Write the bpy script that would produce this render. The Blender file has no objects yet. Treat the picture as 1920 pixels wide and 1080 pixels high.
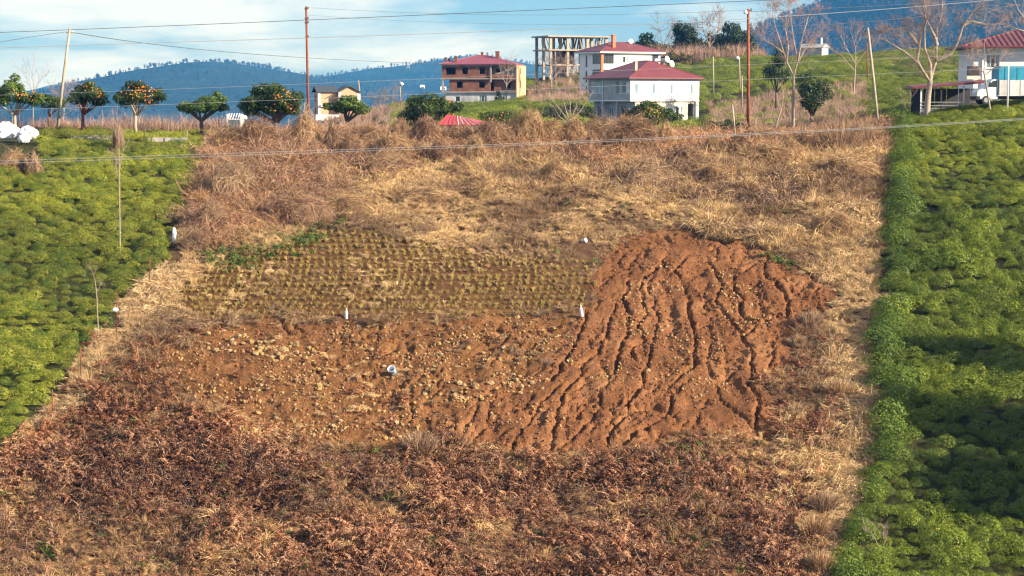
import bpy, bmesh, math, random
import numpy as np
from mathutils import Vector

# ------------------------------------------------------------------ camera, sky, sun, exposure
sc = bpy.context.scene
COL = sc.collection
F = 3712.0            # focal length in pixels of the 1920 wide photograph
CAMZ = 25.0
HORIZON = 190.0
PITCH = math.atan((540 - HORIZON) / F)
cam_d = bpy.data.cameras.new('camera')
cam_d.sensor_width = 36.0
cam_d.lens = 36.0 * F / 1920.0
cam_d.clip_start = 1.0
cam_d.clip_end = 40000.0
cam = bpy.data.objects.new('camera', cam_d)
cam.location = (0, 0, CAMZ)
cam.rotation_euler = (math.pi / 2 - PITCH, 0, 0)
COL.objects.link(cam)
sc.camera = cam

SUN_EL = math.radians(24)
SUN_AZ = math.radians(24)        # towards +X, this much towards the camera side
to_sun = Vector((math.cos(SUN_EL) * math.cos(SUN_AZ), -math.cos(SUN_EL) * math.sin(SUN_AZ), math.sin(SUN_EL)))
sun_d = bpy.data.lights.new('sun', 'SUN')
sun_d.energy = 5.0
sun_d.angle = math.radians(0.5)
sun_d.color = (1.0, 0.85, 0.66)
sun = bpy.data.objects.new('sun', sun_d)
sun.rotation_euler = to_sun.to_track_quat('Z', 'Y').to_euler()
sun.location = (60, -20, 80)
COL.objects.link(sun)

sc.view_settings.view_transform = 'Standard'
sc.view_settings.look = 'None'
sc.view_settings.gamma = 1.0
sc.view_settings.use_curve_mapping = False
sc.view_settings.exposure = 1.3
sc.cycles.use_denoising = True
sc.cycles.denoising_prefilter = 'ACCURATE'
sc.cycles.denoising_input_passes = 'RGB_ALBEDO_NORMAL'
sc.cycles.max_bounces = 6
sc.cycles.diffuse_bounces = 3
sc.cycles.glossy_bounces = 2
sc.cycles.transmission_bounces = 4
sc.cycles.transparent_max_bounces = 6
sc.cycles.volume_bounces = 0
sc.cycles.sample_clamp_indirect = 6.0
sc.cycles.filter_width = 1.25
sc.render.film_transparent = False

world = bpy.data.worlds.new('World')
sc.world = world
world.use_nodes = True
wt = world.node_tree
wt.nodes.clear()
def wn(t, **k):
    n = wt.nodes.new(t)
    for a, b in k.items():
        setattr(n, a, b)
    return n
w_out = wn('ShaderNodeOutputWorld')
w_bg = wn('ShaderNodeBackground')
w_bg.inputs['Strength'].default_value = 0.05
w_sky = wn('ShaderNodeTexSky', sky_type='NISHITA')
w_sky.sun_disc = False
w_sky.sun_elevation = SUN_EL
w_sky.sun_rotation = math.pi / 2 + SUN_AZ
w_sky.altitude = 300
w_sky.air_density = 1.0
w_sky.dust_density = 0.25
w_sky.ozone_density = 1.6
w_tc = wn('ShaderNodeTexCoord')
w_map = wn('ShaderNodeMapping')
w_map.inputs['Location'].default_value = (2.9, 0.4, 1.2)
w_map.inputs['Scale'].default_value = (7.0, 7.0, 34.0)
w_n1 = wn('ShaderNodeTexNoise')
w_n1.inputs['Scale'].default_value = 1.0
w_n1.inputs['Detail'].default_value = 7.0
w_n1.inputs['Roughness'].default_value = 0.56
w_n1.inputs['Distortion'].default_value = 0.35
w_r1 = wn('ShaderNodeValToRGB')
w_r1.color_ramp.elements[0].position = 0.42
w_r1.color_ramp.elements[0].color = (0, 0, 0, 1)
w_r1.color_ramp.elements[1].position = 0.60
w_r1.color_ramp.elements[1].color = (1, 1, 1, 1)
w_tint = wn('ShaderNodeMix', data_type='RGBA', blend_type='MULTIPLY')
w_tint.inputs['Factor'].default_value = 1.0
w_tint.inputs['B'].default_value = (0.42, 0.58, 1.0, 1)
w_mix = wn('ShaderNodeMix', data_type='RGBA')
w_mix.inputs['B'].default_value = (7.6, 8.0, 8.5, 1)
L = wt.links.new
L(w_tc.outputs['Generated'], w_map.inputs['Vector'])
L(w_map.outputs[0], w_n1.inputs['Vector'])
L(w_n1.outputs['Fac'], w_r1.inputs['Fac'])
L(w_sky.outputs[0], w_tint.inputs['A'])
L(w_tint.outputs['Result'], w_mix.inputs['A'])
L(w_r1.outputs['Color'], w_mix.inputs['Factor'])
L(w_mix.outputs['Result'], w_bg.inputs['Color'])
L(w_bg.outputs[0], w_out.inputs['Surface'])

# ------------------------------------------------------------------ helpers
rng = np.random.default_rng(7)
random.seed(7)
CP, SP = math.cos(PITCH), math.sin(PITCH)

def at(px, row, Y):
    """world point at depth Y on the line of sight of a photograph pixel"""
    dy = CP * F + SP * (540 - row)
    dz = -SP * F + CP * (540 - row)
    return Vector(((px - 960) * Y / dy, Y, CAMZ + dz * Y / dy))

def proj(X, Y, Z):
    z = Z - CAMZ
    d = Y * CP - z * SP
    v = Y * SP + z * CP
    return 960 + F * X / d, 540 - F * v / d

def _hash(ix, iy, seed):
    h = (ix * 374761393 + iy * 668265263 + seed * 1442695041) & 0xFFFFFFFF
    h = ((h ^ (h >> 13)) * 1274126177) & 0xFFFFFFFF
    return ((h ^ (h >> 16)) & 0xFFFF) / 65535.0

def vnoise(x, y, seed=0):
    x = np.asarray(x, float); y = np.asarray(y, float)
    ix = np.floor(x).astype(np.int64); iy = np.floor(y).astype(np.int64)
    fx = x - ix; fy = y - iy
    fx = fx * fx * (3 - 2 * fx); fy = fy * fy * (3 - 2 * fy)
    a = _hash(ix, iy, seed); b = _hash(ix + 1, iy, seed)
    c = _hash(ix, iy + 1, seed); d = _hash(ix + 1, iy + 1, seed)
    return (a * (1 - fx) + b * fx) * (1 - fy) + (c * (1 - fx) + d * fx) * fy

def fbm(x, y, seed=0, oct=4, gain=0.5):
    s = 0.0; a = 1.0; t = 0.0
    for i in range(oct):
        s = s + a * vnoise(x * 2 ** i + 17.3 * i, y * 2 ** i - 9.1 * i, seed + i)
        t += a; a *= gain
    return s / t - 0.5

def smooth(e0, e1, x):
    t = np.clip((x - e0) / (e1 - e0), 0, 1)
    return t * t * (3 - 2 * t)

def poly_sd(px, row, poly):
    """signed distance in photo pixels, positive inside"""
    px = np.asarray(px, float); row = np.asarray(row, float)
    out = np.full(px.shape, -1e4)
    P = np.array(poly, float)
    lo = P.min(0) - 120; hi = P.max(0) + 120
    m = (px > lo[0]) & (px < hi[0]) & (row > lo[1]) & (row < hi[1])
    x = px[m]; y = row[m]
    d = np.full(x.shape, 1e9); ins = np.zeros(x.shape, bool)
    for i in range(len(P)):
        ax, ay = P[i]; bx, by = P[(i + 1) % len(P)]
        ex, ey = bx - ax, by - ay
        t = np.clip(((x - ax) * ex + (y - ay) * ey) / (ex * ex + ey * ey + 1e-9), 0, 1)
        d = np.minimum(d, np.hypot(x - ax - t * ex, y - ay - t * ey))
        c = ((ay > y) != (by > y))
        xi = ax + (y - ay) * ex / (ey if abs(ey) > 1e-9 else 1e-9)
        ins ^= c & (x < xi)
    out[m] = np.where(ins, d, -d)
    return out

def tag(o, label=None, cat=None, group=None, kind=None):
    if label: o['label'] = label
    if cat: o['category'] = cat
    if group: o['group'] = group
    if kind: o['kind'] = kind
    return o

def mesh_np(name, V, Fc, mat=None, smooth_sh=False):
    """V (n,3); Fc (m,k) array or list of arrays with different k"""
    if not isinstance(Fc, list):
        Fc = [Fc]
    Fc = [np.asarray(f, np.int32) for f in Fc if len(f)]
    me = bpy.data.meshes.new(name)
    V = np.ascontiguousarray(V, np.float32)
    me.vertices.add(len(V)); me.vertices.foreach_set('co', V.ravel())
    nl = sum(f.size for f in Fc); nf = sum(len(f) for f in Fc)
    me.loops.add(nl); me.loops.foreach_set('vertex_index', np.concatenate([f.ravel() for f in Fc]))
    st = []; s = 0
    for f in Fc:
        k = f.shape[1]
        st.append(s + np.arange(len(f)) * k); s += f.size
    me.polygons.add(nf)
    me.polygons.foreach_set('loop_start', np.concatenate(st).astype(np.int32))
    me.update(calc_edges=True)
    if smooth_sh:
        me.polygons.foreach_set('use_smooth', np.ones(nf, bool))
    if mat: me.materials.append(mat)
    return me

def obj(name, me, parent=None, loc=None, rz=0.0):
    o = bpy.data.objects.new(name, me)
    COL.objects.link(o)
    if parent is not None: o.parent = parent
    if loc is not None: o.location = loc
    if rz: o.rotation_euler = (0, 0, rz)
    return o

def thing(name, label, cat, loc=(0, 0, 0), rz=0.0, group=None):
    o = obj(name, None, None, loc, rz)
    o.empty_display_size = 0.3
    return tag(o, label, cat, group)

class MB:
    """collects shapes into one mesh"""
    def __init__(s):
        s.V = []; s.F = []
    def add(s, V, Fc):
        n = len(s.V)
        s.V.extend([tuple(v) for v in V]); s.F.extend([tuple(i + n for i in f) for f in Fc])
        return s
    def box(s, x0, x1, y0, y1, z0, z1):
        V = [(x, y, z) for z in (z0, z1) for y in (y0, y1) for x in (x0, x1)]
        return s.add(V, [(0, 2, 3, 1), (4, 5, 7, 6), (0, 1, 5, 4), (1, 3, 7, 5), (3, 2, 6, 7), (2, 0, 4, 6)])
    def bar(s, a, b, w, h=None):
        a = Vector(a); b = Vector(b); h = h or w
        d = (b - a).normalized()
        r = d.cross(Vector((0, 0, 1)))
        if r.length < 1e-3: r = Vector((1, 0, 0))
        r.normalize(); u = r.cross(d)
        V = [p + r * (sx * w / 2) + u * (sy * h / 2) for p in (a, b) for sx, sy in ((-1, -1), (1, -1), (1, 1), (-1, 1))]
        return s.add(V, [(3, 2, 1, 0), (4, 5, 6, 7), (0, 1, 5, 4), (1, 2, 6, 5), (2, 3, 7, 6), (3, 0, 4, 7)])
    def tube(s, pts, rad, n=6, cap=True):
        pts = [Vector(p) for p in pts]
        if not hasattr(rad, '__len__'): rad = [rad] * len(pts)
        V = []; Fc = []
        up = None
        for i, p in enumerate(pts):
            d = (pts[min(i + 1, len(pts) - 1)] - pts[max(i - 1, 0)])
            d = d.normalized() if d.length > 1e-9 else Vector((0, 0, 1))
            if up is None:
                up = Vector((1, 0, 0)) if abs(d.x) < 0.8 else Vector((0, 1, 0))
            r = d.cross(up)
            if r.length < 1e-4: r = d.orthogonal()
            r.normalize(); up = r.cross(d)
            for k in range(n):
                a = 2 * math.pi * k / n
                V.append(p + (r * math.cos(a) + up * math.sin(a)) * rad[i])
        for i in range(len(pts) - 1):
            for k in range(n):
                a = i * n + k; b = i * n + (k + 1) % n
                Fc.append((a, b, b + n, a + n))
        if cap:
            Fc.append(tuple(range(n - 1, -1, -1))); Fc.append(tuple(range((len(pts) - 1) * n, len(pts) * n)))
        return s.add(V, Fc)
    def disc(s, c, nrm, r, t, n=16):
        c = Vector(c); nrm = Vector(nrm).normalized()
        return s.tube([c, c + nrm * t], [r, r], n)
    def lathe(s, prof, n=14, c=(0, 0, 0)):
        V = []; Fc = []
        for r, z in prof:
            for k in range(n):
                a = 2 * math.pi * k / n
                V.append((c[0] + r * math.cos(a), c[1] + r * math.sin(a), c[2] + z))
        for i in range(len(prof) - 1):
            for k in range(n):
                a = i * n + k; b = i * n + (k + 1) % n
                Fc.append((a, b, b + n, a + n))
        Fc.append(tuple(range(n - 1, -1, -1))); Fc.append(tuple(range((len(prof) - 1) * n, len(prof) * n)))
        return s.add(V, Fc)
    def prism(s, poly, y0, y1):
        """polygon in xz extruded along y"""
        n = len(poly)
        V = [(x, y0, z) for x, z in poly] + [(x, y1, z) for x, z in poly]
        return s.add(V, [tuple(range(n)), tuple(range(2 * n - 1, n - 1, -1))] + [(i, i + n, (i + 1) % n + n, (i + 1) % n) for i in range(n)])
    def mesh(s, name, mat=None, sm=False):
        me = bpy.data.meshes.new(name)
        me.from_pydata([tuple(v) for v in s.V], [], s.F)
        me.update()
        if sm:
            me.polygons.foreach_set('use_smooth', np.ones(len(me.polygons), bool))
        if mat: me.materials.append(mat)
        return me
    def build(s, name, mat, parent=None, loc=None, rz=0.0, sm=False):
        return obj(name, s.mesh(name, mat, sm), parent, loc, rz)

# ------------------------------------------------------------------ materials
def new_mat(name):
    m = bpy.data.materials.new(name); m.use_nodes = True
    nt = m.node_tree
    return m, nt, nt.nodes['Principled BSDF']

def mat_plain(name, col, rough=0.8, var=0.18, scale=3.0, metal=0.0, bump=0.0, bscale=20.0, dirt=None, dirt_amt=0.5):
    """base colour broken up by two noises, optional stains and bump"""
    m, nt, b = new_mat(name)
    N = nt.nodes.new; K = nt.links.new
    tc = N('ShaderNodeTexCoord')
    n = N('ShaderNodeTexNoise'); n.inputs['Scale'].default_value = scale; n.inputs['Detail'].default_value = 8
    n.inputs['Roughness'].default_value = 0.65
    K(tc.outputs['Object'], n.inputs['Vector'])
    r = N('ShaderNodeMapRange'); r.inputs['From Min'].default_value = 0.3; r.inputs['From Max'].default_value = 0.7
    r.inputs['To Min'].default_value = 1 - var; r.inputs['To Max'].default_value = 1 + var
    K(n.outputs['Fac'], r.inputs['Value'])
    mu = N('ShaderNodeMix'); mu.data_type = 'RGBA'; mu.blend_type = 'MULTIPLY'; mu.inputs['Factor'].default_value = 1
    mu.inputs['A'].default_value = (*col, 1)
    K(r.outputs[0], mu.inputs['B'])
    res = mu.outputs['Result']
    if dirt:
        n2 = N('ShaderNodeTexNoise'); n2.inputs['Scale'].default_value = scale * 0.45; n2.inputs['Detail'].default_value = 6
        mp = N('ShaderNodeMapping'); mp.inputs['Scale'].default_value = (1, 1, 0.35); mp.inputs['Location'].default_value = (3.1, 7.7, 1.3)
        K(tc.outputs['Object'], mp.inputs['Vector']); K(mp.outputs[0], n2.inputs['Vector'])
        r2 = N('ShaderNodeMapRange'); r2.inputs['From Min'].default_value = 0.5; r2.inputs['From Max'].default_value = 0.72
        r2.inputs['To Max'].default_value = dirt_amt
        K(n2.outputs['Fac'], r2.inputs['Value'])
        mx = N('ShaderNodeMix'); mx.data_type = 'RGBA'; mx.inputs['B'].default_value = (*dirt, 1)
        K(r2.outputs[0], mx.inputs['Factor']); K(res, mx.inputs['A'])
        res = mx.outputs['Result']
    K(res, b.inputs['Base Color'])
    b.inputs['Roughness'].default_value = rough
    b.inputs['Metallic'].default_value = metal
    if bump:
        n3 = N('ShaderNodeTexNoise'); n3.inputs['Scale'].default_value = bscale; n3.inputs['Detail'].default_value = 6
        K(tc.outputs['Object'], n3.inputs['Vector'])
        bp = N('ShaderNodeBump'); bp.inputs['Strength'].default_value = bump; bp.inputs['Distance'].default_value = 0.05
        K(n3.outputs['Fac'], bp.inputs['Height']); K(bp.outputs[0], b.inputs['Normal'])
    return m

def mat_foliage(name, stops, translucent=0.25, instancer=True, rough=0.7, vscale=None):
    """colour by a random number stored per blade or leaf ('rnd'), tinted per plant ('tint')"""
    m, nt, b = new_mat(name)
    N = nt.nodes.new; K = nt.links.new
    a = N('ShaderNodeAttribute'); a.attribute_name = 'rnd'
    rp = N('ShaderNodeValToRGB')
    el = rp.color_ramp.elements
    while len(el) < len(stops): el.new(0.5)
    for e, (p, c) in zip(el, stops):
        e.position = p; e.color = (*c, 1)
    K(a.outputs['Fac'], rp.inputs['Fac'])
    res = rp.outputs['Color']
    if instancer:
        t = N('ShaderNodeAttribute'); t.attribute_name = 'tint'; t.attribute_type = 'INSTANCER'
        mu = N('ShaderNodeMix'); mu.data_type = 'RGBA'; mu.blend_type = 'MULTIPLY'; mu.inputs['Factor'].default_value = 1
        K(res, mu.inputs['A']); K(t.outputs['Color'], mu.inputs['B'])
        res = mu.outputs['Result']
    K(res, b.inputs['Base Color'])
    b.inputs['Roughness'].default_value = rough
    b.inputs['Specular IOR Level'].default_value = 0.25
    if translucent:
        tr = N('ShaderNodeBsdfTranslucent'); K(res, tr.inputs['Color'])
        ms = N('ShaderNodeMixShader'); ms.inputs[0].default_value = translucent
        K(b.outputs[0], ms.inputs[1]); K(tr.outputs[0], ms.inputs[2])
        K(ms.outputs[0], nt.nodes['Material Output'].inputs['Surface'])
    return m

def set_rnd(me, vals):
    at_ = me.attributes.new('rnd', 'FLOAT', 'POINT')
    at_.data.foreach_set('value', np.asarray(vals, np.float32))

# ------------------------------------------------------------------ scatter of countless small plants (one object of kind stuff)
def scatter(name, pts, rot, scl, idx, tint, protos, label, cat):
    pts = np.asarray(pts, np.float32)
    me = bpy.data.meshes.new(name)
    me.vertices.add(len(pts)); me.vertices.foreach_set('co', pts.ravel())
    def A(n, t, v, key):
        a = me.attributes.new(n, t, 'POINT'); a.data.foreach_set(key, np.ascontiguousarray(v, np.float32 if t != 'INT' else np.int32).ravel())
    A('rot', 'FLOAT_VECTOR', rot, 'vector'); A('scl', 'FLOAT_VECTOR', scl, 'vector')
    A('idx', 'INT', idx, 'value')
    t4 = np.ones((len(pts), 4), np.float32); t4[:, :3] = tint
    A('tint', 'FLOAT_COLOR', t4, 'color')
    o = obj(name, me)
    tag(o, label, cat, kind='stuff')
    pc = bpy.data.collections.new(name + '_pieces')
    for k, pm in enumerate(protos):
        po = bpy.data.objects.new('%s_piece_%02d' % (name, k), pm)
        pc.objects.link(po)
    ng = bpy.data.node_groups.new(name + '_spread', 'GeometryNodeTree')
    ng.interface.new_socket('Geometry', in_out='INPUT', socket_type='NodeSocketGeometry')
    ng.interface.new_socket('Geometry', in_out='OUTPUT', socket_type='NodeSocketGeometry')
    gi = ng.nodes.new('NodeGroupInput'); go = ng.nodes.new('NodeGroupOutput')
    ip = ng.nodes.new('GeometryNodeInstanceOnPoints')
    ci = ng.nodes.new('GeometryNodeCollectionInfo')
    ci.inputs['Collection'].default_value = pc
    ci.inputs['Separate Children'].default_value = True
    ci.inputs['Reset Children'].default_value = True
    def NA(n, t):
        x = ng.nodes.new('GeometryNodeInputNamedAttribute'); x.data_type = t
        x.inputs['Name'].default_value = n
        return x.outputs['Attribute']
    er = ng.nodes.new('FunctionNodeEulerToRotation')
    k = ng.links.new
    k(gi.outputs[0], ip.inputs['Points']); k(ci.outputs[0], ip.inputs['Instance'])
    ip.inputs['Pick Instance'].default_value = True
    k(NA('idx', 'INT'), ip.inputs['Instance Index'])
    k(NA('rot', 'FLOAT_VECTOR'), er.inputs[0]); k(er.outputs[0], ip.inputs['Rotation'])
    k(NA('scl', 'FLOAT_VECTOR'), ip.inputs['Scale'])
    k(ip.outputs[0], go.inputs[0])
    md = o.modifiers.new('spread', 'NODES'); md.node_group = ng
    return o
# ------------------------------------------------------------------ terrain
# each column: photo x, list of (depth, photo row) on the bare ground; z-values where the ground is hidden are given as ('z', depth, height rel. camera)
BASE = [(98, 1080), (103, 960), (108, 850), (115, 725), (124, 600), (130, 520), (137, 440), (145, 372), (155, 305)]
NEAR = [('z', 20, -46), ('z', 50, -42), ('z', 75, -33.5)]
def colm(px, dr, rest):
    return (px, NEAR + [(Y, r + dr * smooth(98, 155, Y)) for Y, r in BASE] + rest)
FAR = [('z', 1200, -95), ('z', 2000, -120), ('z', 5000, -140), ('z', 10000, -150)]
COLS = [
    colm(-2200, 0, [(165, 255), (178, 247), ('z', 230, -14), ('z', 320, -38), ('z', 600, -85)] + FAR),
    colm(-300, 0, [(165, 262), (178, 256), ('z', 230, -12), ('z', 320, -34), ('z', 600, -80)] + FAR),
    colm(150, 8, [(165, 268), (178, 254), (184, 251), ('z', 230, -12), ('z', 320, -30), ('z', 600, -80)] + FAR),
    colm(400, 4, [(165, 276), (178, 264), (184, 258), ('z', 230, -9), ('z', 320, -22), ('z', 600, -75)] + FAR),
    colm(540, 0, [(165, 272), (180, 263), ('z', 230, -6), ('z', 330, -8), ('z', 400, -6), ('z', 450, -20), ('z', 600, -60)] + FAR),
    colm(625, 0, [(165, 272), (180, 263), ('z', 230, -5), ('z', 330, -4), (400, 220), ('z', 430, -6), ('z', 600, -60)] + FAR),
    colm(740, 0, [(165, 272), (180, 263), ('z', 230, -4.5), (300, 215), (380, 200), (410, 196), ('z', 450, -4), ('z', 600, -50)] + FAR),
    colm(850, 0, [(165, 272), (180, 263), ('z', 220, -5), (270, 226), (310, 208), (395, 198), (420, 184), (440, 180), ('z', 480, -2), ('z', 650, -40)] + FAR),
    colm(960, 0, [(165, 272), (180, 263), ('z', 220, -5), (265, 228), (300, 204), (395, 196), (440, 170), (470, 150), ('z', 520, 2), ('z', 700, -40)] + FAR),
    colm(1060, 0, [(165, 272), (180, 263), ('z', 220, -5), (262, 226), (292, 194), (330, 190), (380, 175), (445, 144), (480, 140), ('z', 540, 4), ('z', 700, -40)] + FAR),
    colm(1180, 0, [(165, 272), (180, 263), ('z', 220, -4.5), (258, 232), (276, 230), (330, 205), (372, 184), (400, 178), (450, 135), (485, 110), ('z', 540, 8), ('z', 700, -40)] + FAR),
    colm(1320, 0, [(165, 272), (180, 263), ('z', 220, -4), (256, 234), (280, 226), (310, 190), (345, 178), (400, 140), (480, 107), ('z', 540, 9), ('z', 700, -40)] + FAR),
    colm(1450, 0, [(165, 272), (180, 263), (210, 246), (250, 215), (300, 180), (380, 135), (450, 107), ('z', 520, 8), ('z', 700, -40)] + FAR),
    colm(1600, -4, [(165, 262), (180, 250), (210, 222), (250, 195), (300, 155), (360, 122), (420, 105), ('z', 500, 7), ('z', 700, -40)] + FAR),
    colm(1700, -18, [(160, 258), (166, 235), (180, 218), (210, 203), (250, 180), (300, 145), (360, 115), (420, 98), ('z', 500, 8), ('z', 700, -40)] + FAR),
    colm(1800, -32, [(160, 238), (166, 221), (176, 208), (210, 196), (250, 176), (300, 140), (360, 108), (420, 92), ('z', 500, 8), ('z', 700, -30)] + FAR),
    colm(1920, -46, [(160, 224), (166, 207), (174, 193), (210, 186), (250, 172), (300, 135), (360, 105), (420, 90), ('z', 500, 9), ('z', 700, -30)] + FAR),
    colm(2400, -60, [(160, 205), (166, 190), (174, 180), (210, 176), (250, 165), (300, 135), (360, 105), ('z', 500, 9), ('z', 700, -20)] + FAR),
    colm(4200, -60, [(160, 205), (166, 190), (174, 180), (210, 176), (250, 165), (300, 135), (360, 105), ('z', 500, 9), ('z', 700, -20)] + FAR),
]
YT = np.concatenate([np.arange(20, 520, 1.0), np.geomspace(520, 10000, 70)])
UT = np.linspace(-0.9, 0.9, 361)
def _table():
    us = []; T = []
    for px, kn in COLS:
        ys = []; zs = []
        for k in kn:
            if k[0] == 'z': ys.append(k[1]); zs.append(k[2])
            else:
                ys.append(k[0]); zs.append(at(960, k[1], k[0]).z - CAMZ)
        us.append((px - 960) / (CP * F)); T.append(np.interp(YT, ys, zs))
    T = np.array(T)
    G = np.array([np.interp(UT, us, T[:, j]) for j in range(len(YT))]).T
    def sm(a, s, ax):
        r = int(3 * s); k = np.exp(-0.5 * (np.arange(-r, r + 1) / s) ** 2); k /= k.sum()
        p = [(0, 0), (0, 0)]; p[ax] = (r, r)
        b = np.pad(a, p, mode='edge')
        return np.apply_along_axis(lambda v: np.convolve(v, k, 'valid'), ax, b)
    G = sm(G, 2.0, 0)
    n = 500
    G[:, :n] = sm(G[:, :n], 2.2, 1)
    return G
TAB = _table()
def ground(X, Y):
    """smooth terrain height"""
    X = np.asarray(X, float); Y = np.asarray(Y, float)
    u = np.clip(X / Y, UT[0], UT[-1])
    fu = (u - UT[0]) / (UT[1] - UT[0]); iu = np.clip(fu.astype(int), 0, len(UT) - 2); fu = fu - iu
    jy = np.clip(np.searchsorted(YT, Y) - 1, 0, len(YT) - 2)
    fy = np.clip((Y - YT[jy]) / (YT[jy + 1] - YT[jy]), 0, 1)
    z = (TAB[iu, jy] * (1 - fu) + TAB[iu + 1, jy] * fu) * (1 - fy) + (TAB[iu, jy + 1] * (1 - fu) + TAB[iu + 1, jy + 1] * fu) * fy
    return z + CAMZ
def gz(x, y):
    return float(ground(np.array([x]), np.array([y]))[0])
_YS = np.concatenate([np.arange(86, 200, 0.25), np.arange(200, 520, 1.0)])
def on_ground(px, row, y0=86.0, y1=520.0):
    """first terrain point met by the line of sight of a pixel"""
    ys = _YS[(_YS >= y0) & (_YS <= y1)]
    dy = CP * F + SP * (540 - row); dz = -SP * F + CP * (540 - row)
    xs = (px - 960) * ys / dy; zs = CAMZ + dz * ys / dy
    d = zs - ground(xs, ys)
    k = np.argmax(d < 0)
    if not (d < 0).any(): k = len(ys) - 1
    return Vector((xs[k], ys[k], float(ground(xs[k:k + 1], ys[k:k + 1])[0])))

# ------------------------------------------------------------------ the plot layout, traced on the slope
LEFT_EDGE = [(404, 262), (385, 310), (370, 362), (345, 420), (325, 470), (290, 520), (218, 590), (160, 660), (110, 740), (60, 800), (0, 858), (-120, 960)]
RIGHT_EDGE = [(1655, 245), (1660, 300), (1655, 350), (1642, 430), (1645, 520), (1640, 552), (1690, 565), (1638, 580), (1630, 640), (1630, 735), (1662, 752), (1632, 775), (1640, 850), (1602, 930), (1578, 1000), (1560, 1080), (1540, 1180)]
FIELD = [(404, 150)] + LEFT_EDGE + [(-200, 1300), (1500, 1300)] + RIGHT_EDGE[::-1] + [(1655, 150)]
RILLSOIL = [(1170, 440), (1300, 430), (1420, 450), (1480, 500), (1562, 540), (1585, 580), (1510, 612), (1490, 680), (1430, 722), (1455, 780), (1462, 835), (1330, 812), (1240, 835), (1180, 852), (1030, 868), (880, 852), (820, 800), (850, 720), (1000, 700), (1060, 640), (1110, 560), (1125, 500)]
STONESOIL = [(390, 605), (520, 596), (700, 600), (1100, 585), (1070, 700), (900, 790), (830, 840), (740, 850), (500, 815), (400, 770), (300, 700), (300, 650)]
STUBBLE = [(325, 552), (420, 492), (540, 452), (620, 430), (770, 436), (900, 478), (1110, 490), (1124, 540), (1096, 588), (800, 600), (380, 602), (330, 575)]
GREENPATCH = [(345, 430), (480, 418), (560, 430), (640, 420), (600, 455), (480, 500), (400, 505), (370, 470)]
UPPER = [(400, 150), (1655, 150), (1655, 300), (1640, 440), (1500, 470), (1420, 452), (1300, 428), (1150, 470), (1060, 484), (900, 470), (760, 430), (600, 425), (350, 430), (385, 310)]
BRACKEN = [(90, 765), (300, 775), (500, 832), (700, 850), (850, 862), (1050, 868), (1180, 850), (1330, 850), (1470, 845), (1500, 930), (1480, 1010), (1480, 1200), (-100, 1200), (-100, 900), (40, 830)]

def in_field(px, row):
    return poly_sd(px, row, FIELD)

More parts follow.
